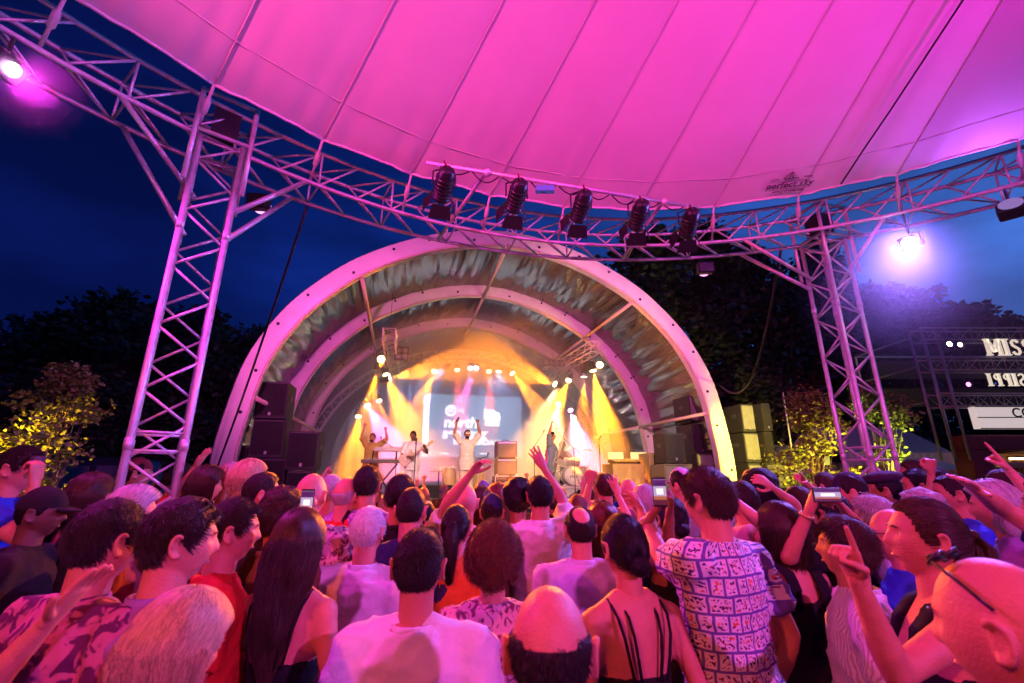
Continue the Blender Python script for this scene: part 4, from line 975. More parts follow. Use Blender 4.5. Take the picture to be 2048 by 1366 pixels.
for x, y, z, r in ((-.62,-.2,1.05,.22),(.65,-.25,1.12,.24),(.2,-.05,1.2,.2),(-.75,.2,.85,.17)):
    MB().lathe([(.02,.02),(.06,.012),(r,0),(r,-.004),(.02,.01)], 24, Matrix.Translation((x,y,z)) @ Matrix.Rotation(.18,4,'X')).build('cymbal', M_cym, dkit, True)
    o = MB().tube([(x,y,.05),(x,y,z+.03)], .012, 6).build('cymbal_stand', M_edgealu, dkit)
    for a in (0,2.1,4.2): MB().tube([(x,y,.3),(x+.2*math.cos(a),y+.2*math.sin(a),.01)], .009, 5).build('stand_leg', M_edgealu, o)
MB().lathe([(.17,.45),(.18,.5),(.16,.53)], 16, Matrix.Translation((0,.45,0))).build('stool_seat', M_black, dkit, True); MB().tube([(0,.45,.02),(0,.45,.46)], .02, 8).build('stool_post', M_stand, dkit)
# mixing desk with gold cloth
v = on_s(1268, 960, 12.4); dc = st(v.x+.15, 12.6, ZD); t = thing('monitor_desk', 'monitor mixing desk under a gold cloth at the right of the stage', 'desk', dc, SY)
M_gold = mat('gold_cloth', (.42,.30,.08), .75, var=.15, vscale=4, bump=.3, bscale=8)
def clo(u, v_):
    x = -.85+1.7*u; fo = .03*math.sin(u*40+2*math.sin(v_*3))*(1-v_); return Vector((x, -.36-fo-.05*(1-v_), .9*v_))
MB().grid(clo, 90, 10).build('cloth', M_gold, t, True)
for sx in (-1, 1): MB().grid(lambda u, v_: Vector((sx*(.85+.03*math.sin(u*20)*(1-v_)), -.36+.72*u, .9*v_)), 30, 8).build('cloth_side', M_gold, t, True)
MB().box((0,0,.92),(1.72,.74,.04)).build('table_top', M_gold, t); o = MB().box((-.1,.05,1.0),(1.2,.5,.12), Matrix.Rotation(.2,3,'X')).build('console', M_black, t)
for k in range(14): MB().box((-.6+k*.075,-.02,1.075),(.012,.06,.03)).build('fader', M_badge, o)
for k, x in enumerate((-.62,-.4,.1,.35)):
    q = MB().box((x,.12,1.18),(.2,.12,.2)).build('display', mat('console_display', (.2,.15,.05), .3, emit=(1,.75,.25), estr=1.4), t)
for k in range(7): MB().lathe([(.025,.94),(.025,1.1),(.01,1.14)], 8, Matrix.Translation((.2+.07*k,-.2+.05*(k%2),0))).build('bottle', mat('bottle_plastic', (.7,.72,.75), .15), t, True)
# wireless rack and road case behind the desk
t = thing('road_case', 'upright road case with equipment rack between desk and right stack', 'case', sp(1312, 985, 12.2)*1.0, SY); t.location.z = ZD
bevel(MB().box((0,0,.62),(.6,.6,1.22)).build('body', mat('case_gold', (.30,.24,.10), .5), t), .01); MB().box((.06,-.305,.75),(.42,.02,.8)).build('rack_front', M_black, t)
for k in range(6): MB().box((.06,-.318,.42+k*.12),(.40,.012,.09)).build('rack_unit', mat('rack_grey', (.10,.10,.11), .4, .5), t)
# floor fan of cables on the left, percussion bag
t = thing('cymbal_on_stand', 'tilted cymbal on a stand at the left edge of the stage', 'cymbal', sp(655, 985, 12.4), SY); t.location.z = ZD
MB().lathe([(.02,.02),(.1,.015),(.32,0),(.32,-.004),(.02,.01)], 24, Matrix.Translation((0,0,.38)) @ Matrix.Rotation(.7,4,'X')).build('cymbal', mat('cymbal_pale', (.8,.72,.55), .3, .7), t, True); MB().tube([(0,0,0),(0,0,.4)], .012, 6).build('pole', M_stand, t)
# ---- five profile lanterns on a pipe below the ring truss
def ringpt(px, py, r, z): v = atz(px, py, z)-RC; return RC+rp(r, math.atan2(v.x, v.y), z)
pa, pb = atz(852, 325, 5.30), atz(1395, 415, 5.30)
lp = thing('lantern_pipe', 'long pipe with cables carrying the row of stage lanterns', 'pipe', pa); d = pb-pa
MB().tube([Vector(), d], .024, 10).build('pipe', M_alu, lp, True)
for k, (bx, by) in ((.20, (890,455)), (.86, (1258,492))):
    e = ringpt(bx, by, r_out, z_lo)-pa; MB().tube([d*k+Vector((0,0,.03)), e], .024, 8).build('outrigger', M_alu, lp, True); MB().ball(d*k, .05, 8, 6).build('clamp', M_alu, lp)
rr_ = np.random.RandomState(5)
for k in range(9):
    a, b = .05+.1*k, .05+.1*k+.09; sag = .05+.07*rr_.rand(); MB().tube([d*(a+(b-a)*u)+Vector((0,.01,-.02-sag*math.sin(PI*u))) for u in np.linspace(0,1,9)], .008, 5).build('cable', M_rope, lp, True)
MB().box(d*.40+Vector((0,0,-.10)),(.22,.07,.07)).build('power_box', mat('power_box_blue', (.10,.14,.5), .4, emit=(.1,.15,.8), estr=.25), lp)
for i, f in enumerate((.06, .30, .53, .75, .955)):
    top = pa+d*f; tgt = st([-.5,1.2,2.8,5.0,6.5][i], 13.0, 2.2); c = top+Vector((0,0,-.27)); dr = (tgt-c).normalized()
    t = thing('stage_lantern', ['first','second','middle','fourth','last'][i]+' black barn door lantern on the pipe, counted from the left', 'lamp', c, 0, 'stage lanterns on the pipe')
    q = frame(dr).to_4x4(); m = MB(); m.lathe([(.05,-.24),(.085,-.21),(.10,-.05),(.10,.12),(.108,.125),(.108,.16)], 14, q); 
    for k in range(5): m.lathe([(.107,-.12+k*.05),(.107,-.105+k*.05)], 14, q)
    m.build('housing', M_lampbody, t, True)
    for k in range(4):
        Mk = q @ Matrix.Rotation(k*PI/2,4,'Z') @ Matrix.Translation((0,.11,.165)) @ Matrix.Rotation(R(-28),4,'X'); bm_ = MB(); bm_.box((0,0,.085),(.20 if k%2==0 else .16,.004,.16), taper=(1.3,1)); bm_.v = [tuple(Mk @ Vector(p)) for p in bm_.v]; bm_.build('barn_door', M_lampbody, t)
    sd = Vector((dr.y,-dr.x,0)).normalized()
    MB().tube([sd*.125, sd*.125+Vector((0,0,.17)), Vector((0,0,.23)), -sd*.125+Vector((0,0,.17)), -sd*.125], .010, 6).build('yoke', M_lampbody, t); MB().tube([(0,0,.2),(0,0,.29)], .018, 6).build('clamp', M_alu, t)
    MB().lathe([(.094,.128),(.094,.134)], 14, q).build('lens', lens_mat('warm', (1,.85,.6), 6), t)
    MB().tube([q @ Vector((0,0,-.23)), q @ Vector((.05,.02,-.30)), Vector((.06,.03,.1)), Vector((.03,.02,.24))], .008, 5).build('power_cable', mat('red_cable', (.3,.02,.03), .5), t, True)
    spot('lantern_light', c+dr*.20, tgt, (1,.74,.46), FRONT_W, 27, .5, .06, t)
# ================================================================== BACKGROUND
def leaves(C, n, size, rng, flat=.5):
    """n small folded leaves around centres C (k,3) with radius column 3"""
    idx = rng.randint(0, len(C), n); P = C[idx, :3]+(lambda d: d/np.linalg.norm(d, axis=1)[:,None]*(rng.rand(n)**.45)[:,None])(rng.randn(n, 3))*C[idx, 3:4]*np.array([[1,1,.8]])
    A = rng.randn(n, 3); A[:,2] *= flat; A /= np.linalg.norm(A, axis=1)[:,None]; B = np.cross(A, rng.randn(n, 3)); B /= np.linalg.norm(B, axis=1)[:,None]; Nn = np.cross(A, B)
    s = size*(.6+.8*rng.rand(n))[:,None]
    V = np.stack([P, P+A*s*.5+B*s*.34+Nn*s*.10, P+A*s, P+A*s*.5-B*s*.34+Nn*s*.10], 1).reshape(-1, 3)
    F_ = np.arange(4*n).reshape(-1, 4); Fq = np.concatenate([F_[:, [0,1,2]], F_[:, [0,2,3]]]).ravel()
    return V, Fq, np.full(2*n, 3)
def leaf_mat(nm, c):
    m = mat(nm, c, .55, var=.45, vscale=2.5); b = m.node_tree.nodes['Principled BSDF']; b.inputs['Transmission Weight'].default_value = .0; return m
def tree_meshes(h, r, n, size, seed, lm, trunk=.25, n_cl=40, low=.25, bm_=None):
    rng = np.random.RandomState(seed); C = []
    m = MB(); tp = [Vector((0,0,0))]; 
    for k in range(1, 6): tp.append(Vector((rng.randn()*.06*h*.2, rng.randn()*.06*h*.2, h*.16*k)))
    m.tube(tp, [trunk*(1-.15*k) for k in range(6)], 10)
    for i in range(n_cl):
        z = low+(1-low)*rng.rand()**.8; a = rng.rand()*6.28; rad = r*math.sin(PI*min(1, (z-low)/(1.02-low)*.82+.16))*(.45+.6*rng.rand())
        c = Vector((math.cos(a)*rad, math.sin(a)*rad, z*h)); C.append((*c, r*(.20+.16*rng.rand())))
        j = min(5, max(1, int(z*5.5*.75))); b = tp[j]; mid = b.lerp(c, .55)+Vector((0,0,-.04*h*rng.rand())); m.tube([b, mid, c], [trunk*.30, trunk*.16, trunk*.05], 5)
    V, Fq, tot = leaves(np.array(C), n, size, rng)
    return m.mesh('trunk', bm_ or mat('bark', (.06,.045,.035), .9, bump=.6, bscale=20), True), arr_mesh('crown', V, Fq, tot, [lm])
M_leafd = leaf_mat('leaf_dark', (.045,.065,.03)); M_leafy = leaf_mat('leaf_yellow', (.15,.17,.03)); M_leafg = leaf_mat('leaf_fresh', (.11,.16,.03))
TM = [tree_meshes(11, 4.6, 9000, .34, 3, M_leafd, .3, 60, .1), tree_meshes(15, 4.4, 9000, .36, 9, M_leafd, .35, 60, .12), tree_meshes(18, 4.2, 10000, .38, 17, M_leafd, .4, 70, .08)]
def tree(px, fwd, top_py, kind, label, group, sx=1.0):
    p = at(px, 952, fwd); z = at(px, top_py, fwd).z; H = (11, 15, 18)[kind]
    t = thing('broadleaf_tree', label, 'tree', (p.x, p.y, 0), px*.37, group); k = z/H/1.02; t.scale = (k*sx, k*sx, k)
    link('trunk', TM[kind][0], t); link('crown', TM[kind][1], t)
for a in [(40,26,640,0,'dark tree at the far left edge behind the lit bush',1.2), (190,28,600,0,'dark rounded tree left of the left tower',1.15), (330,26,625,0,'dark tree behind the left tower',1.1), (450,25,660,0,'dark tree between the left tower and the stage arch',1.0), (110,22,740,0,'low dark tree in front of the left trees',1.4), (265,22,760,0,'low dark tree behind the tower foot',1.3)]: tree(a[0], a[1], a[2], a[3], a[4], 'dark trees on the left', a[5])
for a in [(1330,24,470,2,'tall dark tree just right of the stage arch',1.2), (1450,25,455,2,'tall dark tree left of the right tower',1.1), (1560,24,500,2,'tall dark tree behind the right tower',1.1), (1640,27,560,1,'dark tree right behind the right tower',1.3), (1720,27,490,2,'pointed tree lit blue beside the right lamp',.8), (1800,30,575,1,'tree in the blue haze under the right lamp',1.1), (1890,32,570,1,'tree in the haze right of the lamp',1.2), (1990,34,610,1,'far tree above the lettered truss',1.2), (2080,32,630,1,'tree at the right edge above the lettered truss',1.2), (1700,24,700,0,'low dark tree behind the lit bush on the right',1.3), (1520,22,730,0,'low dark tree behind the outer right loudspeakers',1.3)]: tree(a[0], a[1], a[2], a[3], a[4], 'dark trees on the right', a[5])
# lit bushes
def bush(px, fwd, top, w, label, lm, n, seed, sparse=False):
    p = at(px, 952, fwd); h = at(px, top, fwd).z; a, b = tree_meshes(h, w, n, .065, seed, lm, .05, 60 if not sparse else 16, .12 if not sparse else .35, mat('twig', (.12,.08,.05), .8))
    t = thing('young_tree', label, 'tree', (p.x, p.y, 0), 0, 'small lit trees'); link('trunk', a, t); link('crown', b, t); return p
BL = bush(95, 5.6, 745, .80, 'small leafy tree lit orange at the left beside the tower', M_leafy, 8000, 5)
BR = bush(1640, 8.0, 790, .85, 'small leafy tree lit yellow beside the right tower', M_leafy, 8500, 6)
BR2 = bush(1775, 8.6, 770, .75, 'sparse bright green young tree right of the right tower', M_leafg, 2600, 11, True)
# clipped hedge lit yellow
hp0 = at(1760, 952, 11.5); t = thing('hedge', 'low hedge lit bright yellow behind the crowd on the right', 'hedge', (hp0.x, hp0.y, 0), R(-5)); rng = np.random.RandomState(2)
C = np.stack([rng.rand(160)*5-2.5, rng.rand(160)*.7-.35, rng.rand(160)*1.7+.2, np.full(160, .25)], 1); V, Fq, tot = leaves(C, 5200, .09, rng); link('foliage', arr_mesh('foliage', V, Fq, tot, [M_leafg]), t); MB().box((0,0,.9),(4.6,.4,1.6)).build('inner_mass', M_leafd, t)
# ---- truss gantry with letters, marquee and red kiosk
KF = 10.5
def kp(px, py, f=KF): return at(px, py, f)
k0 = kp(1905, 960); gz = thing('sign_gantry', 'black scaffold gantry with white slab letters above the kiosk', 'gantry', (k0.x, k0.y, 0), 0)
O = Vector((k0.x, k0.y, 0)); M_gt = mat('gantry_alu', (.42,.40,.42), .4, .7); rel = lambda p: p-O
zs = [kp(1905, y).z for y in (668, 728, 800, 868)]
x0 = kp(1905, 868).x-O.x-.1
def lad(a, b, w, nrm, n, m):
    a, b = Vector(a), Vector(b); w = Vector(w); d = b-a; nrm = Vector(nrm)
    for o in (w*0, w, nrm, w+nrm): m.tube([a+o, b+o], .022, 6)
    for i in range(n):
        p, q = a+d*(i/n), a+d*((i+1)/n); m.tube([p, q+w] if i % 2 else [p+w, q], .010, 4); m.tube([p+nrm, q+w+nrm] if i % 2 else [p+w+nrm, q+nrm], .010, 4); m.tube([p, p+w], .010, 4)
for i, z in enumerate(zs[:3]):
    m = MB(); lad((x0, 0, z-.14), (x0+6, 0, z-.14), (0,0,.30), (0,.3,0), 20, m); o = m.build('beam_truss', M_gt, gz, True)
for x in (x0, x0+.34):
    m = MB(); lad((x, 0, 2.3), (x, 0, zs[0]+.1), (.02,0,0), (0,.34,0), 12, m); m.build('upright_truss', M_gt, gz, True)
m = MB(); m.tube([(x0,2.2,2.3),(x0,2.2,zs[0])], .03, 6); m.tube([(x0,2.2,zs[0]),(x0+6,2.2,zs[0])], .03, 6); m.build('back_upright', M_gt, gz)
for z in zs[:3]: MB().tube([(x0,.3,z),(x0,2.2,z)], .025, 6).build('side_tie', M_gt, gz)
for z in (zs[0], zs[1]): MB().box((x0+3.2, 2.25, (z+zs[zs.index(z)+1])/2),(5.6,.02,abs(zs[0]-zs[1])*.7)).build('black_net', mat('black_net', (.02,.018,.022), .9), gz)
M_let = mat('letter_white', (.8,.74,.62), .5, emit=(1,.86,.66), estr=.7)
def glyph(ch, h, th=.085, ser=.05):
    m = MB(); w = {'M': .95, 'I': .40, 'S': .62, 'P': .68}[ch]*h; st_ = .15*h; D = .06
    bar = lambda x, z, ww, hh: m.box((x, 0, z), (ww, D, hh))
    def diag(xa, za, xb, zb, t): m.add([(xa-t/2,-D/2,za),(xa+t/2,-D/2,za),(xb+t/2,-D/2,zb),(xb-t/2,-D/2,zb),(xa-t/2,D/2,za),(xa+t/2,D/2,za),(xb+t/2,D/2,zb),(xb-t/2,D/2,zb)], [(0,1,2,3),(7,6,5,4),(0,4,5,1),(1,5,6,2),(2,6,7,3),(3,7,4,0)])
    sz_ = .07*h
    if ch in 'IP':
        x = w*.5 if ch == 'I' else w*.26; bar(x, h/2, st_, h-2*sz_); bar(x, sz_/2, st_*2.2, sz_); bar(x, h-sz_/2, st_*2.2, sz_)
    if ch == 'M':
        for x in (w*.14, w*.86): bar(x, h/2, st_, h-2*sz_); bar(x, sz_/2, st_*2.0, sz_); bar(x, h-sz_/2, st_*1.8, sz_)
        diag(w*.5, h*.22, w*.18, h*.96, st_*1.1); diag(w*.5, h*.22, w*.82, h*.96, st_*1.1)
    if ch == 'P':
        pts = [(w*.30+math.sin(a)*w*.46, 0, h*.70-math.cos(a)*h*-.0-.0+math.cos(a)*h*.225) for a in np.linspace(0, PI, 12)]; m.tube(pts, st_*.42, 6)
    if ch == 'S':
        pts = [(w*.82,h*.80),(w*.66,h*.91),(w*.42,h*.92),(w*.22,h*.80),(w*.26,h*.62),(w*.5,h*.51),(w*.76,h*.40),(w*.80,h*.20),(w*.60,h*.07),(w*.34,h*.08),(w*.16,h*.22)]; m.tube([(a,0,b) for a, b in pts], st_*.46, 6)
    return m, w
def word(txt, px, py0, py1, y, mirror=False):
    a, b = rel(kp(px, py1, KF+y)), rel(kp(px, py0, KF+y)); h = b.z-a.z; x = a.x
    for ch in txt:
        m, w = glyph(ch, h)
        if mirror: m.v = [(w-p[0], p[1], p[2]) for p in m.v]; m.f = [f[::-1] for f in m.f]
        m.build('letter', M_let, gz, loc=(x, y, a.z)); x += w+.05*h
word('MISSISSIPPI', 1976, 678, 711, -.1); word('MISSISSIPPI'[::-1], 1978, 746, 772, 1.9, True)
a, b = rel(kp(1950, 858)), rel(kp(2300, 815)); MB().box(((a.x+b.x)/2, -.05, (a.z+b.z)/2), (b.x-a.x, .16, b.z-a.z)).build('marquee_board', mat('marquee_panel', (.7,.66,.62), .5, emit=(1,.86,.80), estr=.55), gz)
for k, zf in ((0, 0.0), (1, .5), (2, 1.0)): MB().box(((a.x+b.x)/2, -.14, a.z+(b.z-a.z)*zf), (b.x-a.x, .02, .02)).build('marquee_rail', M_black, gz)
for tx, px, py in (('COCA', 2011, 828), ('H', 2041, 847)):
    me = text_mesh(tx, .30, .004, .004, 0, 'LEFT', 1.05); me.materials.clear(); me.materials.append(M_black); p = rel(kp(px, py)); link('lettering', me, gz, (p.x, -.142, p.z), (PI/2,0,0))
# red kiosk
kk = thing('bar_kiosk', 'dark red portal kiosk with lit bar shelves under the lettered gantry', 'kiosk', (O.x, O.y, 0), 0); M_kr = mat('kiosk_red', (.16,.022,.030), .6, var=.2, vscale=4, bump=.2, bscale=30)
ax = rel(kp(1932, 880)).x; zt = kp(1905, 868).z-.02; zl = kp(2000, 900).z
bevel(MB().box((ax+.24, .22, zl/2),(.46, .44, zl)).build('post', M_kr, kk), .02); bevel(MB().box((ax+3.2, .22, (zt+zl)/2),(6.4, .446, zt-zl)).build('lintel', M_kr, kk), .02); bevel(MB().box((ax+6.1, .22, zl/2),(.46, .44, zl)).build('post', M_kr, kk), .02)
MB().box((ax+5.2, 2.6, 1.45),(5.2,.1,2.7)).build('rear_wall', mat('bar_wall', (.35,.2,.12), .7), kk); MB().box((ax+5.0, 1.5, zl+.06),(4.6,2.1,.06)).build('ceiling', M_kr, kk)
MB().box((ax+3.2, .25, .55),(5.4,.4,1.1)).build('counter', M_kr, kk)
sh = MB().box((ax+5.2, 2.3, 2.2),(5.0,.3,.04)).build('shelf', mat('shelf_pale', (.6,.5,.4), .6), kk); MB().box((ax+4.2, 1.0, zl-.30),(5.0,.06,.14)).build('canopy_strip', mat('strip_pale', (.6,.5,.45), .6), kk)
sh2 = MB().box((ax+5.2, 2.3, 1.85),(5.0,.3,.04)).build('shelf', mat('shelf_pale', (.6,.5,.4), .6), kk)
rb = np.random.RandomState(1)
for k in range(40): MB().lathe([(.035,0),(.035,.16),(.012,.2),(.012,.27)], 8, Matrix.Translation((ax+2.8+(k % 20)*.22, 2.3+.05*rb.randn(), 2.22 if k < 20 else 1.87))).build('bottle', mat('bottle_%d' % (k % 4), [(.3,.12,.03),(.05,.2,.06),(.5,.4,.2),(.25,.03,.02)][k % 4], .15), sh if k < 20 else sh2, True)
bl_ = thing('bar_lamp', 'warm glowing strip lamp inside the bar kiosk', 'lamp', O+Vector((ax+4.9, 1.9, zl-.12))); MB().box((0,0,0),(4.0,.08,.05)).build('tube', mat('bar_tube', (1,.8,.5), .5, emit=(1,.62,.28), estr=9), bl_)
MB().box((0,0,.045),(4.1,.12,.03)).build('holder', M_black, bl_)
# lamps on the gantry
def small_lamp(px, py, f, col, estr, label, watt=0, tgt=None):
    p = kp(px, py, f); t = thing('flood_lamp', label, 'lamp', p, 0); MB().lathe([(.05,-.10),(.10,-.04),(.12,.06),(.125,.07)], 14, Matrix.Rotation(PI/2,4,'X')).build('housing', M_lampbody, t, True); MB().ball((0,-.075,0),(.055,.03,.055)).build('lens', mat('lens_'+label[:12].replace(' ','_'), (.1,.1,.1), .3, emit=col, estr=estr), t, True); MB().tube([(0,0,.1),(0,.05,.24)], .014, 6).build('bracket', M_black, t)
    if watt: spot('lamp_light', p+Vector((0,-.12,0)), tgt, col, watt, 110, .6, .05, t)
small_lamp(1893, 690, KF-.2, (1,.62,.25), 40, 'glowing amber flood lamp on the lettered gantry', 300, kp(1990, 740, KF-1)+Vector((0,-2,-2))); small_lamp(1914, 691, KF, (1,.8,.6), 8, 'smaller pale lamp beside the amber gantry lamp'); small_lamp(1931, 770, KF+.5, (1,.15,.7), 6, 'small pink lamp below the middle gantry beam')
# tents behind
def tent(px0, px1, f, py_e, py_r, label, col):
    a, b = at(px0, py_e, f), at(px1, py_e, f); r = at((px0+px1)/2, py_r, f+1.5); t = thing('market_tent', label, 'tent', (a.x, a.y, 0), 0, 'tents behind the crowd'); w = b.x-a.x; m = MB(); ze, zr = a.z, r.z
    m.add([(0,0,ze),(w,0,ze),(w,1.5,zr),(0,1.5,zr),(0,3,ze),(w,3,ze)], [(0,1,2,3),(3,2,5,4),(0,3,4),(1,5,2)]); m.build('roof', col, t)
    MB().grid(lambda u, v: Vector((w*u, .02*math.sin(u*90), ze-.35+.35*v)), 120, 3).build('valance', mat('valance', (.6,.58,.56), .7), t, True)
    for x in (0.05, w-.05):
        for y in (.05, 2.95): MB().tube([(x,y,0),(x,y,ze)], .03, 6).build('pole', M_alu, t)
tent(1690, 1905, 13.0, 905, 855, 'grey roofed tent behind the right tower', mat('tent_grey', (.30,.30,.32), .6, var=.1)); tent(1560, 1720, 15.0, 925, 890, 'farther grey tent beside the lit bush', mat('tent_grey2', (.25,.25,.28), .6)); tent(1855, 1960, 11.6, 940, 915, 'small white pleated tent next to the red kiosk', mat('tent_white', (.6,.58,.56), .6))
# slim mast
p = at(1590, 952, 12.5); t = thing('mast', 'slim pale mast leaning beside the outer right loudspeakers', 'mast', (p.x, p.y, 0)); e = at(1566, 785, 12.5)-Vector((p.x,p.y,0)); MB().tube([(0,0,0), e], [.035,.015], 8).build('pole', M_alu, t, True); MB().box((0,0,.02),(.4,.4,.04)).build('base', M_black, t)
# van parked far left
p = at(165, 900, 12.0); t = thing('parked_van', 'dark parked van behind the lit tree on the left', 'van', (p.x, p.y, 0), R(20)); MB().box((0,0,.95),(4.6,1.9,1.1)).build('lower_body', mat('van_paint', (.03,.03,.035), .3, coat=.5), t); bevel(MB().box((-.2,0,1.95),(4.0,1.8,.9),taper=(.85,.85)).build('cabin', mat('van_paint', (.03,.03,.035), .3), t), .08, 3)
for x in (-1.2, .1, 1.2): MB().box((x,-.86,1.95),(.95,.04,.5)).build('window', mat('van_glass', (.25,.25,.27), .1, .3), t)
for x in (-1.5, 1.5): MB().lathe([(.33,-.1),(.33,.1)], 18, Matrix.Translation((x,-.85,.33)) @ Matrix.Rotation(PI/2,4,'X')).build('wheel', M_black, t)
from mathutils.bvhtree import BVHTree
_N, _U = NS*8, 40
_V = [mem_pt(2*PI*i/_N, .97*j/(_U-1)) for i in range(_N) for j in range(_U)]
_T = BVHTree.FromPolygons(_V, [(i*_U+j, ((i+1) % _N)*_U+j, ((i+1) % _N)*_U+j+1, i*_U+j+1) for i in range(_N) for j in range(_U-1)])
def roof_hit(px, py):
    h = _T.ray_cast(Vector((0,0,HC)), ray(px, py).normalized()); return h[0], h[1]
# guy cables
def cable(pts, label, r=.012):
    t = thing('cable', label, 'cable', pts[0]); MB().tube([Vector(p)-Vector(pts[0]) for p in pts], r, 6).build('rope', M_rope, t, True)
a, b = ringpt(634, 380, r_out, z_lo), st(TC-6.0, 10.25, 1.2)
cable([a.lerp(b, u)+Vector((0,0,-.25*math.sin(PI*u))) for u in np.linspace(0,1,20)], 'dark cable running from the roof ring down to the left foot of the arch', .016)
a, b = ringpt(1575, 470, r_out, z_lo), st(TC+5.75, 10.3, 4.25)
cable([a.lerp(b, u)+Vector((0,0,-.9*math.sin(PI*u)-.3*u*(1-u))) for u in np.linspace(0,1,24)], 'slack dark cable from the roof ring to the right rib', .02)
a, b = mem_pt(math.atan2(2.5, 5.3), .0)+Vector((0,0,-.05)), PEAK.lerp(Vector((4.2,0,7)), .3)
cable([roof_hit(px_, py_)[0]-ray(px_, py_).normalized()*.07 for px_, py_ in ((1682,368),(1730,295),(1780,222),(1830,146),(1880,70),(1926,0),(1950,-35))], 'thin dark stay under the right part of the tent roof', .011)
# maker's mark on the roof fabric
M_ink = mat('print_ink', (.10,.05,.09), .7)
pc, nn_ = roof_hit(1578, 366); pr_ = roof_hit(1618, 360)[0]
if nn_.dot(ray(1578, 366)) > 0: nn_ = -nn_
ex = pr_-pc; ex = (ex-nn_*ex.dot(nn_)).normalized(); ey = nn_.cross(ex); ez = nn_
Ml = Matrix((ex, ey, ez)).transposed().to_4x4(); Ml.translation = pc+ez*.03
A_ = Acc()
for body, size, y in (('perfect sky', .125, 0), ('www.perfectsky.com', .045, -.10)):
    me = text_mesh(body, size, .001, .002, .1); A_.add(np.array([v.co[:] for v in me.vertices]), np.array([i for p in me.polygons for i in p.vertices]), np.array([len(p.vertices) for p in me.polygons]), 0, Matrix.Translation((0,y,0)))
mm = MB(); mm.tube([(-.09,.09,0),(0,.19,0),(.09,.09,0),(-.09,.09,0)], .007, 5); mm.tube([(-.02,.10,0),(0,.18,0),(.02,.10,0)], .008, 5); mm.tube([(-.24,.09,0),(-.15,.10,0)], .006, 5); mm.tube([(.15,.10,0),(.25,.09,0)], .006, 5); A_.mb(mm)
lo_ = link('printed_mark', A_.mesh('printed_mark', [M_ink]), roof); lo_.matrix_local = Matrix.Translation((-RC.x,-RC.y,0)) @ Ml
# ================================================================== CROWD
CL = {k: cloth(k, c) for k, c in {'white': (.74,.72,.74), 'lilac': (.58,.50,.66), 'black': (.012,.011,.013), 'navy': (.02,.025,.07), 'blue': (.03,.07,.55), 'red': (.52,.03,.02), 'orange': (.62,.12,.02), 'pink': (.62,.30,.33), 'purple': (.30,.16,.36), 'grey': (.25,.24,.25), 'olive': (.12,.11,.06), 'teal': (.05,.16,.17), 'cream': (.6,.54,.44), 'maroon': (.20,.03,.04), 'sky': (.25,.35,.55), 'brown': (.16,.09,.05)}.items()}
def pattern_mat(nm, base, ink, kind, scale):
    m = cloth(nm, base); t = m.node_tree; b = t.nodes['Principled BSDF']; c = t.nodes.new('ShaderNodeTexCoord'); x = t.nodes.new('ShaderNodeMix'); x.data_type = 'RGBA'; x.inputs[6].default_value = (*base, 1); x.inputs[7].default_value = (*ink, 1)
    r = t.nodes.new('ShaderNodeMapRange')
    if kind == 'floral':
        n = t.nodes.new('ShaderNodeTexNoise'); n.inputs['Scale'].default_value = scale; n.inputs['Detail'].default_value = 2; n.inputs['Distortion'].default_value = 1.2; r.inputs[1].default_value = .50; r.inputs[2].default_value = .56; o = n.outputs[0]
    elif kind == 'stripe':
        n = t.nodes.new('ShaderNodeTexWave'); n.inputs['Scale'].default_value = scale; n.bands_direction = 'X'; n.inputs['Distortion'].default_value = .4; r.inputs[1].default_value = .55; r.inputs[2].default_value = .75; o = n.outputs[1]
    elif kind == 'check':
        n = t.nodes.new('ShaderNodeTexChecker'); n.inputs['Scale'].default_value = scale; o = n.outputs[1]
    else:
        n = t.nodes.new('ShaderNodeTexVoronoi'); n.inputs['Scale'].default_value = scale; r.inputs[1].default_value = .28; r.inputs[2].default_value = .22; o = n.outputs[0]
    t.links.new(c.outputs['Object'], n.inputs['Vector']); t.links.new(o, r.inputs[0]); t.links.new(r.outputs[0], x.inputs[0]); t.links.new(x.outputs[2], b.inputs['Base Color']); return m
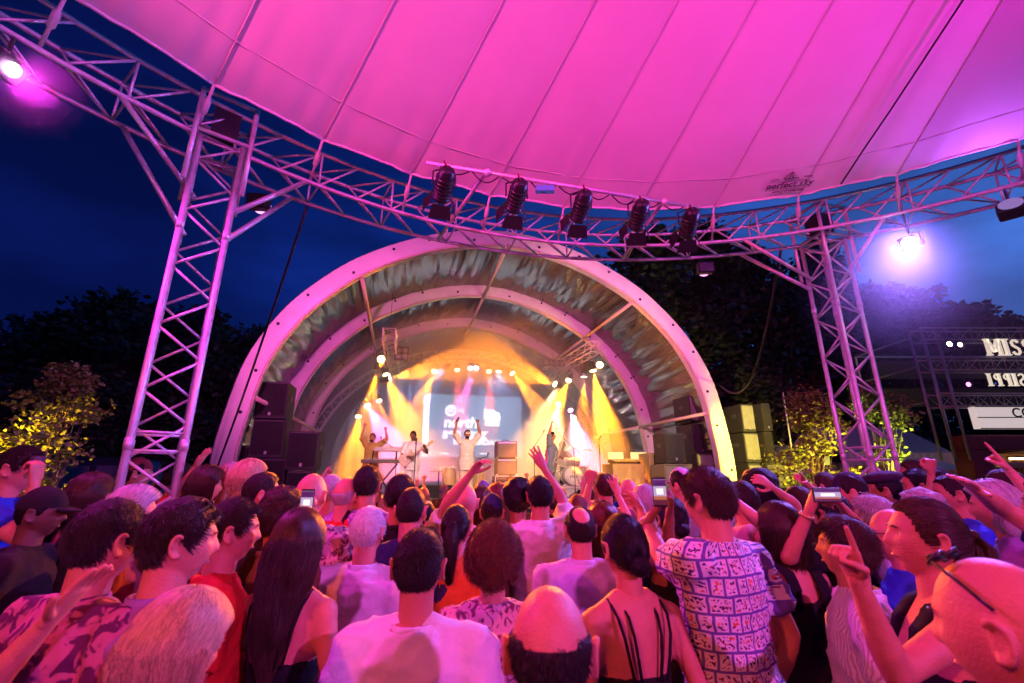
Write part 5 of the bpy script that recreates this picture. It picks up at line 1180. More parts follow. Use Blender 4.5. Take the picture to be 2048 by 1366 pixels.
def block_print(nm):                       # pale shirt with framed blocks of folk motifs
    m = cloth(nm, (.7,.7,.72)); t = m.node_tree; b = t.nodes['Principled BSDF']; N = t.nodes.new; Lk = t.links.new
    c = N('ShaderNodeTexCoord'); sp_ = N('ShaderNodeSeparateXYZ'); Lk(c.outputs['Object'], sp_.inputs[0]); cb = N('ShaderNodeCombineXYZ'); ny = N('ShaderNodeMath'); ny.operation = 'MULTIPLY'; ny.inputs[1].default_value = -1; Lk(sp_.outputs[1], ny.inputs[0]); at2 = N('ShaderNodeMath'); at2.operation = 'ARCTAN2'; Lk(sp_.outputs[0], at2.inputs[0]); Lk(ny.outputs[0], at2.inputs[1]); ad = N('ShaderNodeMath'); ad.operation = 'MULTIPLY'; ad.inputs[1].default_value = .16; Lk(at2.outputs[0], ad.inputs[0]); Lk(ad.outputs[0], cb.inputs[0]); Lk(sp_.outputs[2], cb.inputs[1])
    nw = N('ShaderNodeTexNoise'); nw.inputs['Scale'].default_value = 9; Lk(cb.outputs[0], nw.inputs['Vector']); wv = N('ShaderNodeVectorMath'); wv.operation = 'MULTIPLY_ADD'; wv.inputs[1].default_value = (.018,.014,0); Lk(nw.outputs['Color'], wv.inputs[0]); Lk(cb.outputs[0], wv.inputs[2])
    br = N('ShaderNodeTexBrick'); br.offset = .5; br.squash = 1.7; br.squash_frequency = 2; br.offset_frequency = 2
    for k, v in (('Scale', 1), ('Brick Width', .046), ('Row Height', .058), ('Mortar Size', .0045), ('Mortar Smooth', .0)): br.inputs[k].default_value = v
    Lk(wv.outputs[0], br.inputs['Vector']); fi = N('ShaderNodeTexBrick'); fi.offset = .5; fi.squash = 1.7; fi.squash_frequency = 2; fi.offset_frequency = 2
    for k, v in (('Scale', 1), ('Brick Width', .046), ('Row Height', .058), ('Mortar Size', .009), ('Mortar Smooth', .0)): fi.inputs[k].default_value = v
    Lk(wv.outputs[0], fi.inputs['Vector']); nz = N('ShaderNodeTexNoise'); nz.inputs['Scale'].default_value = 95; nz.inputs['Detail'].default_value = 1.5; Lk(wv.outputs[0], nz.inputs['Vector'])
    th = N('ShaderNodeMath'); th.operation = 'GREATER_THAN'; th.inputs[1].default_value = .53; Lk(nz.outputs[0], th.inputs[0]); inv = N('ShaderNodeMath'); inv.operation = 'SUBTRACT'; inv.inputs[0].default_value = 1; Lk(fi.outputs['Fac'], inv.inputs[1]); mo = N('ShaderNodeMath'); mo.operation = 'MULTIPLY'; Lk(th.outputs[0], mo.inputs[0]); Lk(inv.outputs[0], mo.inputs[1])
    vo = N('ShaderNodeTexNoise'); vo.inputs['Scale'].default_value = 34; Lk(wv.outputs[0], vo.inputs['Vector']); rp_ = N('ShaderNodeValToRGB'); e = rp_.color_ramp.elements; e[0].position = .40; e[0].color = (.05,.03,.16,1); e[1].position = .62; e[1].color = (.62,.16,.02,1); k = e.new(.56); k.color = (.12,.03,.10,1); Lk(vo.outputs[0], rp_.inputs[0])
    m1 = N('ShaderNodeMix'); m1.data_type = 'RGBA'; m1.inputs[6].default_value = (.72,.72,.72,1); Lk(mo.outputs[0], m1.inputs[0]); Lk(rp_.outputs[0], m1.inputs[7]); m2 = N('ShaderNodeMix'); m2.data_type = 'RGBA'; m2.inputs[7].default_value = (.13,.09,.33,1); Lk(br.outputs['Fac'], m2.inputs[0]); Lk(m1.outputs[2], m2.inputs[6]); Lk(m2.outputs[2], b.inputs['Base Color']); return m
CL['floral'] = pattern_mat('pink_floral', (.45,.14,.22), (.10,.02,.08), 'floral', 16); CL['print'] = pattern_mat('pale_print', (.62,.35,.38), (.16,.05,.10), 'floral', 28); CL['stripes'] = pattern_mat('pale_stripe', (.72,.70,.72), (.45,.36,.46), 'stripe', 26); CL['dots'] = pattern_mat('violet_print', (.20,.10,.28), (.45,.30,.5), 'floral', 45); CL['paisley'] = pattern_mat('paisley', (.05,.03,.12), (.4,.35,.5), 'voronoi', 30); CL['blocks'] = block_print('block_print_shirt'); CL['wstripe'] = pattern_mat('white_blue_stripe', (.70,.66,.72), (.16,.16,.5), 'stripe', 5)
PEOPLE = []
def dep(px, py, d): return Vector((0, 0, HC))+ray(px, py)*(d/FPX)      # point at camera depth d
def crowd(label, px, py, fwd, face=8, arms=('down', 'down'), head=(0,0,0), sex=0, kmax=1.22, **kw):
    fwd *= 1.12 if fwd < 1.8 else 1.04
    P = dep(px, py, fwd); HM = head_matrix(sex, head); c = HM.translation; k = P.z/c.z; k = max(.74, min(kmax, k)); rz = R(face)
    Rm = Matrix.Rotation(rz, 3, 'Z'); loc = P-Rm @ (c*k); loc.z = 0.0 if .74 < P.z/c.z < kmax else 0.0
    inv = Matrix.Rotation(-rz, 3, 'Z'); A = []
    for side, a in zip((-1, 1), arms):
        if isinstance(a, tuple) and a[0] == 'px':          # ('px', wrist pixel+depth, elbow pixel+depth, hand pose, palm world dir)
            w = inv @ (dep(*a[1])-loc)/k; h = inv @ (dep(*a[2])-loc)/k; pm = inv @ Vector(a[4]); f = lambda v: tuple(round(x, 3) for x in (v.x*side, v.y, v.z)); A.append((f(w), f(h), a[3], f(pm)))
        else: A.append(a)
    if kw.get('near') and fwd > 1.7: kw['pv'] = (.0180, .0080, .0054)
    kw['topm'] = CL[kw['topm']] if isinstance(kw.get('topm'), str) else kw.get('topm')
    t, sk = person(label, loc, rz, k, sex, tuple(A), head=head, **kw); PEOPLE.append((loc.x, loc.y)); t['k'] = k
    return t, sk, k, rz, loc, HM
def hm_child(t, HM, m, name, mt, smooth=True):
    o = m.build(name, mt, t, smooth); o.matrix_local = HM; return o
M_spec = mat('spectacle_frame', (.02,.02,.02), .3); M_lensd = mat('dark_lens', (.01,.01,.012), .05)
def glasses(t, HM, dark=False, up=0.0):
    m = MB(); z = .010; y = .098
    if up:                                 # pushed up on top of the head
        for s in (-1, 1):
            m.tube([(s*(.032+.022*math.cos(a)), .056+.012*math.sin(a), .116-.012*math.sin(a)) for a in np.linspace(0, 2*PI, 14, endpoint=False)], .003, 6, closed=True); m.tube([(s*.054,.056,.112),(s*.075,.02,.085),(s*.086,-.02,.045)], .003, 6)
        m.tube([(-.011,.056,.118),(.011,.056,.118)], .003, 6); o = hm_child(t, HM, m, 'sunglasses', M_spec)
        for s in (-1, 1): MB().ball((s*.032,.056,.116), (.020,.013,.008), 12, 6).build('lens', M_lensd, o, True)
        return
    for s in (-1, 1):
        m.tube([(s*(.031+.020*math.cos(a)), y+.004-.006*abs(math.cos(a)), z+.016*math.sin(a)) for a in np.linspace(0, 2*PI, 14, endpoint=False)], .0026, 6, closed=True); m.tube([(s*.052, y, z+.004), (s*.079, .05, z+.006), (s*.083, -.01, z+.004+up*.01)], .0024, 6)
    m.tube([(-.011,y+.006,z+.004),(.011,y+.006,z+.004)], .0024, 6); o = hm_child(t, HM, m, 'glasses', M_spec)
    if dark:
        for s in (-1, 1): MB().lathe([(.019,0),(.019,.002)], 14, Matrix.Translation((s*.031, y+.002, z)) @ Matrix.Rotation(PI/2,4,'X')).build('lens', M_lensd, o)
def cap(t, HM, mt, kind='cap', back=False):
    D, Fc = sph(32, 20); P = head_pts(D, 0)*1.09+np.array([0,0,.012]); keep = [f for f in Fc if all(D[i][2] > .12 for i in f)]; use = sorted({i for f in keep for i in f}); mp_ = {v: i for i, v in enumerate(use)}; m = MB(); m.add(P[use], [tuple(mp_[i] for i in f) for f in keep])
    if kind == 'beret': 
        m = MB(); m.lathe([(.085,.055),(.105,.065),(.128,.085),(.118,.112),(.07,.132),(.01,.138)], 24, Matrix.Translation((.012,-.015,0)) @ Matrix.Rotation(-.22,4,'X'))
    o = hm_child(t, HM, m, 'hat', mt)
    if kind in ('cap', 'flat'):
        s = -1 if back else 1; b = MB(); b.grid(lambda u, v: Vector((.078*math.cos(PI*u)*(1-.1*v), s*(.085+.075*v*math.sin(PI*u)+.012*math.sin(PI*u)), .028-.016*v)), 14, 6); q = b.build('brim', mt, o, True); q.modifiers.new('s', 'SOLIDIFY').thickness = .004
def phone(p, d_up, nrm, label, land=False, lit=True):
    up = Vector(d_up).normalized(); n = Vector(nrm).normalized(); x = up.cross(n).normalized(); n = x.cross(up); t = thing('phone', label, 'phone', p, 0, 'phones held up'); M = Matrix((x, up, n)).transposed(); w, h = (.142, .070) if land else (.070, .142)
    o = bevel(MB().box((0,0,0), (w, h, .009), M).build('case', mat('phone_black', (.012,.012,.014), .3), t), .003)
    MB().box(n*.0058, (w*.92, h*.86, .001), M).build('screen', mat('phone_screen', (.1,.1,.1), .2, emit=(.62,.50,.80), estr=.75) if lit else M_lensd, t)
    if lit:                                # the picture on the display: dark roof, bright stage, crowd
        for cy, hh, ww, c_, e_ in ((.31,.22,.92,(.10,.02,.22),.5), (.02,.20,.50,(1,.92,.85),1.1), (-.20,.12,.92,(.75,.22,.10),.6), (-.34,.18,.92,(.16,.02,.07),.5)):
            MB().box(n*(.0068)+up*h*cy, (w*ww, h*hh, .0006), M).build('image_band', mat('phone_img_%d' % int(cy*100+50), (.05,.05,.05), .3, emit=c_, estr=e_), t)
    return t
def watch(t, sk, side, mt):
    S, E, W, _, _ = sk[side]; d = (W-E).normalized(); M = Matrix.Translation(W-d*.025) @ frame(d).to_4x4(); MB().tube([M @ Vector((.030*math.cos(a), .030*math.sin(a), 0)) for a in np.linspace(0,2*PI,14,endpoint=False)], .007, 6, closed=True).build('wristband', mt, t, True)
# ---------------- nearest people, left to right
crowd('woman with blond grey bob in a lilac top, nearest at the bottom left', 352, 1305, 1.0, -32, sex=1, hair='bob', hairc='blond', skin_i=1, top='tshirt', topm='wstripe', near=True, n_str=9000, slen=.13, srad=.0007, wave=.004, head=(0,-8,0))
crowd('dark haired man in a pink floral shirt at the left', 212, 1085, 1.36, -18, hair='short', hairc='dark', skin_i=0, top='shirt', topm='floral', near=True, n_str=6000, slen=.026, girth=1.12)
crowd('person at the bottom left corner laying an arm across the floral shirt', -190, 1330, 1.0, -40, arms=('down', ('px', (95,1245,1.02), (-20,1420,.95), 'flat', (0,0,-1))), sex=1, hair='long', hairc='brown', top='tank', topm='black', skin_i=0, near=True)
t, sk, k, rz, loc, HM = crowd('man with thick dark hair and sunglasses pushed up, turned right', 360, 1085, 1.36, -52, hair='medium', hairc='dark', skin_i=1, top='shirt', topm='purple', near=True, n_str=7000, slen=.034, girth=1.1); glasses(t, HM, True, .9)
crowd('young man in a red shirt with dark hair, right of the sunglasses man', 464, 1064, 1.9, -58, hair='short', hairc='dark', skin_i=0, top='tshirt', topm='red', near=True, n_str=4000, slen=.035)
crowd('woman with long wavy dark hair and black spaghetti straps', 596, 1088, 1.76, -6, sex=1, hair='long', hairc='brown', skin_i=1, top='strap', topm='black', near=True, n_str=9000, slen=.30, wave=.013, srad=.0008)
crowd('woman with straight brown hair half hidden left of the wavy haired woman', 512, 1100, 2.3, -12, sex=1, hair='long', hairc='brown', skin_i=1, top='tshirt', topm='red', n_str=4000, slen=.32, wave=.004, srad=.0009)
crowd('grey haired man in a white shirt, seen from behind', 736, 1065, 2.35, -8, hair='short', hairc='white', skin_i=1, top='shirt', topm='white', near=True, n_str=5000, slen=.024, girth=1.1)
crowd('man with cropped dark hair and white T-shirt, centre front', 838, 1135, 1.40, 0, hair='crop', hairc='dark', skin_i=2, top='tshirt', topm='white', near=True, n_str=7500, slen=.018, srad=.0008, head=(0,4,0), girth=1.08)
crowd('woman with short curly auburn hair in a pink print top', 988, 1118, 1.8, -6, sex=1, hair='curly', hairc='auburn', skin_i=0, top='half', topm='print', near=True, n_str=7000, slen=.058, srad=.0009)
crowd('bald man with a dark fringe of hair, nearest at the bottom centre', 1100, 1305, .80, -4, hair='fringe', hairc='dark', skin_i=1, top='tshirt', topm='purple', near=True, n_str=5000, slen=.018, srad=.0007, head=(0,-6,0), girth=1.12)
crowd('man with a bald crown in a pale lilac shirt', 1160, 1060, 2.5, 4, hair='crownspot', hairc='dark', skin_i=1, top='shirt', topm='lilac', near=True, n_str=3500, slen=.02, girth=1.15)
crowd('woman with dark hair tied in a low bun and black strappy dress', 1248, 1098, 1.66, 18, sex=1, hair='bun', hairc='black', skin_i=0, top='strap', topm='black', near=True, n_str=5000, srad=.0008)
t, sk, k, rz, loc, HM = crowd('tall man in a shirt printed with framed folk motifs, arm raised', 1416, 1002, 1.98, 34, arms=(('px', (1289,1036,2.42), (1290,1110,2.4), 'relax', (-1,.2,0)), ((.27,.02,.90), (.5,-.3,1.1), 'relax', (-1,0,0))), hair='short', hairc='brown', skin_i=1, top='shirt', topm='blocks', near=True, n_str=7000, slen=.032, girth=1.06, hem=.78); watch(t, sk, 'L', mat('bracelet', (.8,.8,.82), .3, .6))
crowd('young man with swept brown hair in a pale striped shirt, profile to the left', 1692, 1098, 1.75, 62, hair='medium', hairc='brown', skin_i=0, top='long', topm='stripes', near=True, n_str=6500, slen=.045, head=(0,8,0))
t, sk, k, rz, loc, HM = crowd('woman with pulled back hair in a black vest raising a pointing fist', 1852, 1080, 1.40, 66, arms=(('px', (1716,1165,1.30), (1740,1300,1.28), 'point', (-.6,-.3,0)), 'down'), sex=1, hair='pony', hairc='brown', skin_i=0, top='tank', topm='black', near=True, n_str=5000, head=(0,10,0), girth=1.15)
t, sk, k, rz, loc, HM = crowd('bald man with sunglasses on his head, nearest at the right edge', 2012, 1262, .74, 30, hair='bald', skin_i=1, top='tshirt', topm='black', near=True, girth=1.15, head=(0,-4,0)); glasses(t, HM, True, .95)
t, sk, k, rz, loc, HM = crowd('bald man wearing spectacles in a blue shirt, profile to the left', 1790, 1072, 2.1, 62, hair='fringe', hairc='grey', skin_i=1, top='shirt', topm='blue', near=True, n_str=2500, slen=.014, girth=1.1); glasses(t, HM)
crowd('grey haired man with a spiky top behind the spectacled man', 1752, 1040, 2.6, 50, hair='medium', hairc='grey', skin_i=1, top='shirt', topm='lilac', near=True, n_str=3500, slen=.05, srad=.001)
t, sk, k, rz, loc, HM = crowd('man wearing a dark beret in front of the right tower', 1768, 982, 3.5, 52, hair='short', hairc='black', skin_i=2, top='shirt', topm='white', near=True, head=(0,4,0)); cap(t, HM, cloth('beret', (.035,.02,.04)), 'beret')
t, sk, k, rz, loc, HM = crowd('man holding up a phone sideways in both hands', 1662, 1030, 2.55, 22, arms=(('px', (1618,1022,2.35), (1604,1092,2.4), 'grip', (1,0,0)), ('px', (1690,1020,2.35), (1722,1070,2.45), 'grip', (-1,0,0))), hair='short', hairc='black', skin_i=2, top='tshirt', topm='black', near=True, n_str=2500); phone(dep(1654, 990, 2.28), (0,0,1), (0,-1,.05), 'phone held sideways with a bright screen, right of centre', True); watch(t, sk, 'L', mat('watch_gold', (.7,.5,.2), .3, .8))
crowd('woman with shoulder length brown hair in a black sleeveless top', 1562, 1062, 2.4, 14, sex=1, hair='bob', hairc='brown', skin_i=1, top='tank', topm='black', near=True, n_str=6000, slen=.16, srad=.0009)
# ---------------- second rank
crowd('man in a white shirt raising his right arm high, centre', 1080, 993, 3.2, 4, arms=('down', ('px', (1090,940,3.62), (1122,988,3.62), 'open', (-.3,.9,0))), hair='short', hairc='black', skin_i=2, top='shirt', topm='white', near=True, n_str=3000, slen=.03, girth=1.05)
crowd('woman with a dark ponytail and orange top', 912, 1058, 2.55, -4, sex=1, hair='pony', hairc='dark', skin_i=1, top='tshirt', topm='orange', near=True, n_str=3000)
crowd('woman with long curly light brown hair right of the bald crown man', 1207, 1052, 2.7, 6, sex=1, hair='long', hairc='auburn', skin_i=1, top='tshirt', topm='navy', n_str=4500, slen=.25, wave=.02, srad=.0012)
crowd('bald man in a white shirt with a bent arm raised, left of centre', 931, 1006, 3.15, 0, arms=(('px', (940,950,3.0), (908,972,3.0), 'relax', (0,0,-1)), 'down'), hair='bald', skin_i=1, top='tshirt', topm='white', near=True)
t, sk, k, rz, loc, HM = crowd('tall man in a violet patterned shirt with a black bag strap', 735, 972, 3.3, -2, hair='short', hairc='dark', skin_i=1, top='shirt', topm='dots', near=True, n_str=2500, girth=1.12); MB().tube([(-.11,-.125,1.02),(-.10,-.135,1.2),(-.09,-.128,1.36),(-.085,-.06,1.47),(-.08,.06,1.42),(-.05,.14,1.2)], .022, 6).build('bag_strap', CL['black'], t, True)
crowd('man with dark hair in a black T-shirt left of the navy shirt man', 801, 993, 2.95, -4, hair='short', hairc='dark', skin_i=2, top='tshirt', topm='black', near=True, n_str=2500)
crowd('man with thinning dark hair in a navy T-shirt', 823, 1022, 2.6, -6, hair='crop', hairc='dark', skin_i=1, top='tshirt', topm='navy', near=True, n_str=3000, slen=.012, girth=1.08)
t, sk, k, rz, loc, HM = crowd('bald man in a pale print shirt holding a phone upright', 622, 992, 2.7, -4, arms=(('px', (604,1042,2.5), (585,1100,2.6), 'grip', (1,0,0)), 'down'), hair='bald', skin_i=1, top='shirt', topm='print', near=True, girth=1.1); phone(dep(614, 1006, 2.42), (0,0,1), (0,-1,.1), 'phone held upright with a bright screen, left of centre')
crowd('man with cropped grey hair and dark collar', 661, 985, 3.5, -8, hair='crop', hairc='grey', skin_i=1, top='tshirt', topm='navy', near=True, n_str=2500, slen=.015, girth=1.1)
crowd('bald man in a red T-shirt next to the grey haired man', 692, 992, 3.25, -14, hair='fringe', hairc='grey', skin_i=1, top='tshirt', topm='red', near=True, girth=1.2)
t, sk, k, rz, loc, HM = crowd('person in a blue beanie near the stage front', 966, 990, 4.6, 4, hair='short', hairc='brown', skin_i=1, top='tshirt', topm='grey'); cap(t, HM, cloth('beanie', (.10,.11,.22)), 'beanie')
crowd('woman with long reddish hair below the amplifiers', 995, 1000, 4.0, 6, sex=1, hair='long', hairc='auburn', skin_i=1, top='tshirt', topm='black', n_str=2500, slen=.34, wave=.012, srad=.0014)
crowd('person with a black rounded haircut left of the raised arm man', 1036, 1004, 3.35, 2, hair='afro', hairc='black', skin_i=3, top='shirt', topm='pink', arms=('clap', 'clap'))
crowd('woman with a brown bob beside the blue beanie', 962, 1012, 3.7, -4, sex=1, hair='bob', hairc='brown', skin_i=1, top='tshirt', topm='white', n_str=2000, slen=.12, srad=.0014)
t, sk, k, rz, loc, HM = crowd('person in a navy cap right of the curly auburn woman', 984, 1026, 3.3, 0, hair='short', hairc='dark', skin_i=2, top='tshirt', topm='black'); cap(t, HM, CL['navy'], 'cap')
crowd('tall man with brown hair looking towards the drum kit', 1209, 978, 4.2, 6, arms=(('px', (1180,968,4.0), (1170,1010,4.0), 'fist', (0,1,0)), 'down'), hair='medium', hairc='brown', skin_i=2, top='tshirt', topm='maroon', near=True)
crowd('shaven headed man wearing a dark headband over the head', 1257, 984, 4.5, 12, hair='bald', skin_i=1, top='shirt', topm='print', near=True)
crowd('man with thin grey hair behind the raised wristband arm', 1288, 1006, 3.1, 10, hair='recede', hairc='grey', skin_i=1, top='tshirt', topm='grey', near=True)
t, sk, k, rz, loc, HM = crowd('dark skinned woman in a black halter top holding a phone up', 1343, 1040, 2.6, 10, arms=(('px', (1310,1020,2.35), (1290,1085,2.45), 'grip', (1,0,0)), ('px', (1340,1022,2.4), (1352,1075,2.5), 'grip', (-1,0,0))), sex=1, hair='bun', hairc='black', skin_i=3, top='tank', topm='black', near=True, n_str=2500); phone(dep(1319, 984, 2.3), (0,0,1), (0,-1,.1), 'phone held upright with a bright screen, beside the tall man')
t, sk, k, rz, loc, HM = crowd('man in a pale lilac cap left of the tall man', 1364, 972, 3.9, 30, hair='short', hairc='dark', skin_i=1, top='tshirt', topm='grey'); cap(t, HM, CL['lilac'], 'cap')
crowd('person with round curly black hair in a grey top', 1521, 988, 3.3, 16, hair='afro', hairc='black', skin_i=3, top='tshirt', topm='purple', n_str=2500, slen=.03, srad=.0016, near=True)
crowd('man in a white and red football shirt with a raised fist', 1486, 1006, 2.75, 14, arms=(('px', (1467,1000,2.6), (1500,1062,2.6), 'fist', (0,1,0)), 'down'), hair='crop', hairc='dark', skin_i=1, top='tshirt', topm='pink', near=True, n_str=2000, slen=.014)
crowd('person with a raised bent arm right of the black curly hair', 1600, 1012, 3.3, 24, arms=(('px', (1545,975,3.1), (1590,1025,3.2), 'relax', (0,1,-.5)), 'down'), sex=1, hair='long', hairc='brown', skin_i=1, top='tshirt', topm='black')
crowd('man stretching a pointing arm up to the left, right of centre', 1652, 975, 4.3, 30, arms=(('px', (1590,935,3.9), (1625,965,4.1), 'point', (0,.3,-1)), 'down'), hair='short', hairc='brown', skin_i=1, top='tshirt', topm='navy', near=True)
t, sk, k, rz, loc, HM = crowd('man in a dark flat cap right of the sideways phone', 1700, 985, 3.4, 58, hair='short', hairc='dark', skin_i=1, top='tshirt', topm='black'); cap(t, HM, cloth('flatcap', (.03,.02,.05)), 'flat')
# ---------------- left group
t, sk, k, rz, loc, HM = crowd('man in a blue polo shirt and spectacles drinking at the left edge', 40, 935, 2.9, -72, arms=('down', ('px', (68,970,2.8), (62,1030,2.75), 'grip', (-1,0,0))), hair='short', hairc='dark', skin_i=1, top='shirt', topm='blue', near=True, n_str=3000, slen=.03, girth=1.1); glasses(t, HM)
p = dep(73, 928, 3.0); c_ = thing('plastic_cup', 'clear plastic cup at the mouth of the man in blue', 'cup', p, 0); MB().lathe([(.028,-.05),(.038,.05),(.036,.05),(.027,-.046)], 16, cap=False).build('wall', mat('cup_plastic', (.8,.8,.82), .1, trans=.9), c_, True); MB().lathe([(.028,-.05),(.028,-.046)], 16).build('bottom', mat('cup_plastic', (.8,.8,.82), .1, trans=.9), c_)
t, sk, k, rz, loc, HM = crowd('man in a black cap and black shirt in profile at the left', 82, 1028, 2.45, -66, hair='crop', hairc='black', skin_i=4, top='tshirt', topm='black', near=True); cap(t, HM, CL['black'], 'cap')
crowd('woman with brown hair and a black top left of the tower foot', 178, 996, 3.0, -24, sex=1, hair='bob', hairc='brown', skin_i=1, top='tank', topm='black', n_str=4000, slen=.16, near=True)
t, sk, k, rz, loc, HM = crowd('bearded man in a white T-shirt and cap behind the left tower', 276, 948, 4.5, -58, hair='short', hairc='dark', skin_i=1, top='tshirt', topm='white', near=True, head=(0,8,0)); cap(t, HM, CL['maroon'], 'cap', True)
crowd('woman reaching an arm up to the right beside the left tower', 356, 958, 4.1, -52, arms=('down', ('px', (388,938,3.9), (362,975,3.9), 'open', (.4,0,-1))), sex=1, hair='bun', hairc='dark', skin_i=1, top='tshirt', topm='red', near=True)
crowd('woman with brown hair and bare shoulders right of the left tower', 412, 972, 3.7, -40, sex=1, hair='bob', hairc='brown', skin_i=1, top='tank', topm='pink', n_str=2500, slen=.13)
t, sk, k, rz, loc, HM = crowd('person in a pink cap left of the blond woman', 459, 958, 4.2, -20, arms=(('px', (448,972,4.0), (448,1010,4.0), 'open', (0,1,0)), 'down'), hair='short', hairc='brown', skin_i=1, top='tshirt', topm='black', near=True); cap(t, HM, CL['pink'], 'cap', True)
crowd('woman with short blond hair in a black top', 496, 962, 3.6, -42, sex=1, hair='bob', hairc='blond', skin_i=1, top='tshirt', topm='black', n_str=3500, slen=.06, near=True)
crowd('boy in a bright red shirt clapping', 524, 990, 3.0, -56, arms=('clap', 'clap'), hair='medium', hairc='dark', skin_i=1, top='tshirt', topm='red', near=True)
t, sk, k, rz, loc, HM = crowd('grey haired woman wearing spectacles by the foot of the left tower', 263, 1034, 2.3, -60, sex=1, hair='bob', hairc='grey', skin_i=1, top='tshirt', topm='maroon', n_str=3500, slen=.06, near=True); glasses(t, HM)
crowd('person with dark curly hair left of the upright phone', 560, 1030, 2.35, -16, hair='curly', hairc='brown', skin_i=1, top='tshirt', topm='brown', n_str=3500, slen=.03, near=True)
crowd('person with a raised finger near the tilted cymbal', 645, 985, 4.6, -6, arms=('point', 'down'), hair='short', hairc='sand', skin_i=1, top='tshirt', topm='grey')
# ---------------- right group
crowd('woman with long brown hair behind the dark haired woman at the right', 1826, 946, 5.0, 62, sex=1, hair='long', hairc='brown', skin_i=1, top='tshirt', topm='brown')
crowd('woman with tied back black hair, profile to the left at the right', 1836, 974, 3.8, 60, sex=1, hair='pony', hairc='black', skin_i=2, top='tshirt', topm='purple', near=True, n_str=2500)
crowd('man with a thin moustache in a blue shirt, profile to the left at the right', 1905, 990, 3.1, 64, hair='crop', hairc='dark', skin_i=2, top='shirt', topm='blue', near=True, n_str=2000, slen=.012, girth=1.1)
t, sk, k, rz, loc, HM = crowd('man in a dark brimmed hat raising a fist by the red kiosk', 1872, 968, 4.0, 55, arms=(('px', (1862,948,3.8), (1862,990,3.8), 'fist', (0,1,0)), 'down'), hair='short', hairc='dark', skin_i=2, top='tshirt', topm='black'); cap(t, HM, CL['black'], 'cap')
crowd('person beyond the right edge stretching a long arm into view', 2110, 1010, 2.15, 50, arms=(('px', (1952,978,2.1), (2045,1040,2.15), 'flat', (0,.5,-1)), 'down'), hair='short', hairc='dark', skin_i=1, top='tshirt', topm='navy', near=True)
crowd('person with dark hair raising a hand at the right edge by the kiosk', 2018, 985, 3.0, 48, arms=(('px', (2022,945,2.8), (2050,1000,2.8), 'point', (-.5,.4,0)), 'down'), hair='medium', hairc='brown', skin_i=1, top='tshirt', topm='maroon', near=True)
crowd('person with grey hair low at the right edge', 1990, 1016, 2.6, 48, sex=1, hair='bob', hairc='grey', skin_i=1, top='tshirt', topm='purple', n_str=2500, slen=.08)
crowd('man with curly grey hair left of the blue shirt at the right', 1850, 1028, 2.6, 50, hair='curly', hairc='grey', skin_i=1, top='tshirt', topm='paisley', n_str=3000, slen=.025)
# ---------------- the rest of the crowd, up to the stage front
rc = np.random.RandomState(21); LAND = [(-1e9,'at the far left'), (330,'before the left loudspeakers'), (640,'below the keyboards'), (790,'below the guitarist'), (890,'below the singer'), (985,'below the amplifiers'), (1060,'below the bassist'), (1120,'below the drums'), (1190,'below the desk'), (1300,'before inner right loudspeakers'), (1450,'before outer right loudspeakers'), (1600,'near the right tower'), (1790,'near the kiosk')]
ROW = ['nearer rows', 'middle rows', 'rear rows', 'front of stage']; used = {}
POSES = [('down','down'), ('clap','clap'), ('down','down'), ('up','down'), ('down','wave'), ('hold','down'), ('down','down'), ('phone','phone'), ('down','up_fist')]
CW = {('down','down'): '', ('clap','clap'): ' clapping', ('up','down'): ', left arm up', ('down','wave'): ' waving', ('hold','down'): ', hand half raised', ('phone','phone'): ', both hands raised', ('down','up_fist'): ', right fist up'}
cand = []; tries = 0
while tries < 9000 and len(cand) < 150:
    tries += 1; y = 3.0+8.0*rc.rand()**.9; x = (rc.rand()*2-1)*(.92*y+.4); p = Vector((x, y, 0))
    s_ = p.dot(SV); t_ = p.dot(TV)
    if s_ > 10.0 and -4.6 < t_ < 9.2: continue
    if y > 8.5 and (x > 7.5 or x < -5.6): continue
    if any((p-Vector((q.x, q.y, 0))).length < 1.5 for q in (BL, BR, BR2)) or (abs(x-hp0.x) < 2 and y > hp0.y-2.2): continue
    if (p-Vector((bl.x, bl.y, 0))).length < .65 or (p-Vector((br.x, br.y, 0))).length < .65: continue
    if min((p.x-q[0])**2+(p.y-q[1])**2 for q in PEOPLE+cand) < .55**2: continue
    cand.append((x, y))
HC_ = ['dark','brown','black','sand','grey','dark','brown','auburn','blond']; HW = {'dark':'dark','brown':'brown','black':'black','sand':'sandy','grey':'grey','auburn':'reddish','blond':'blond'}
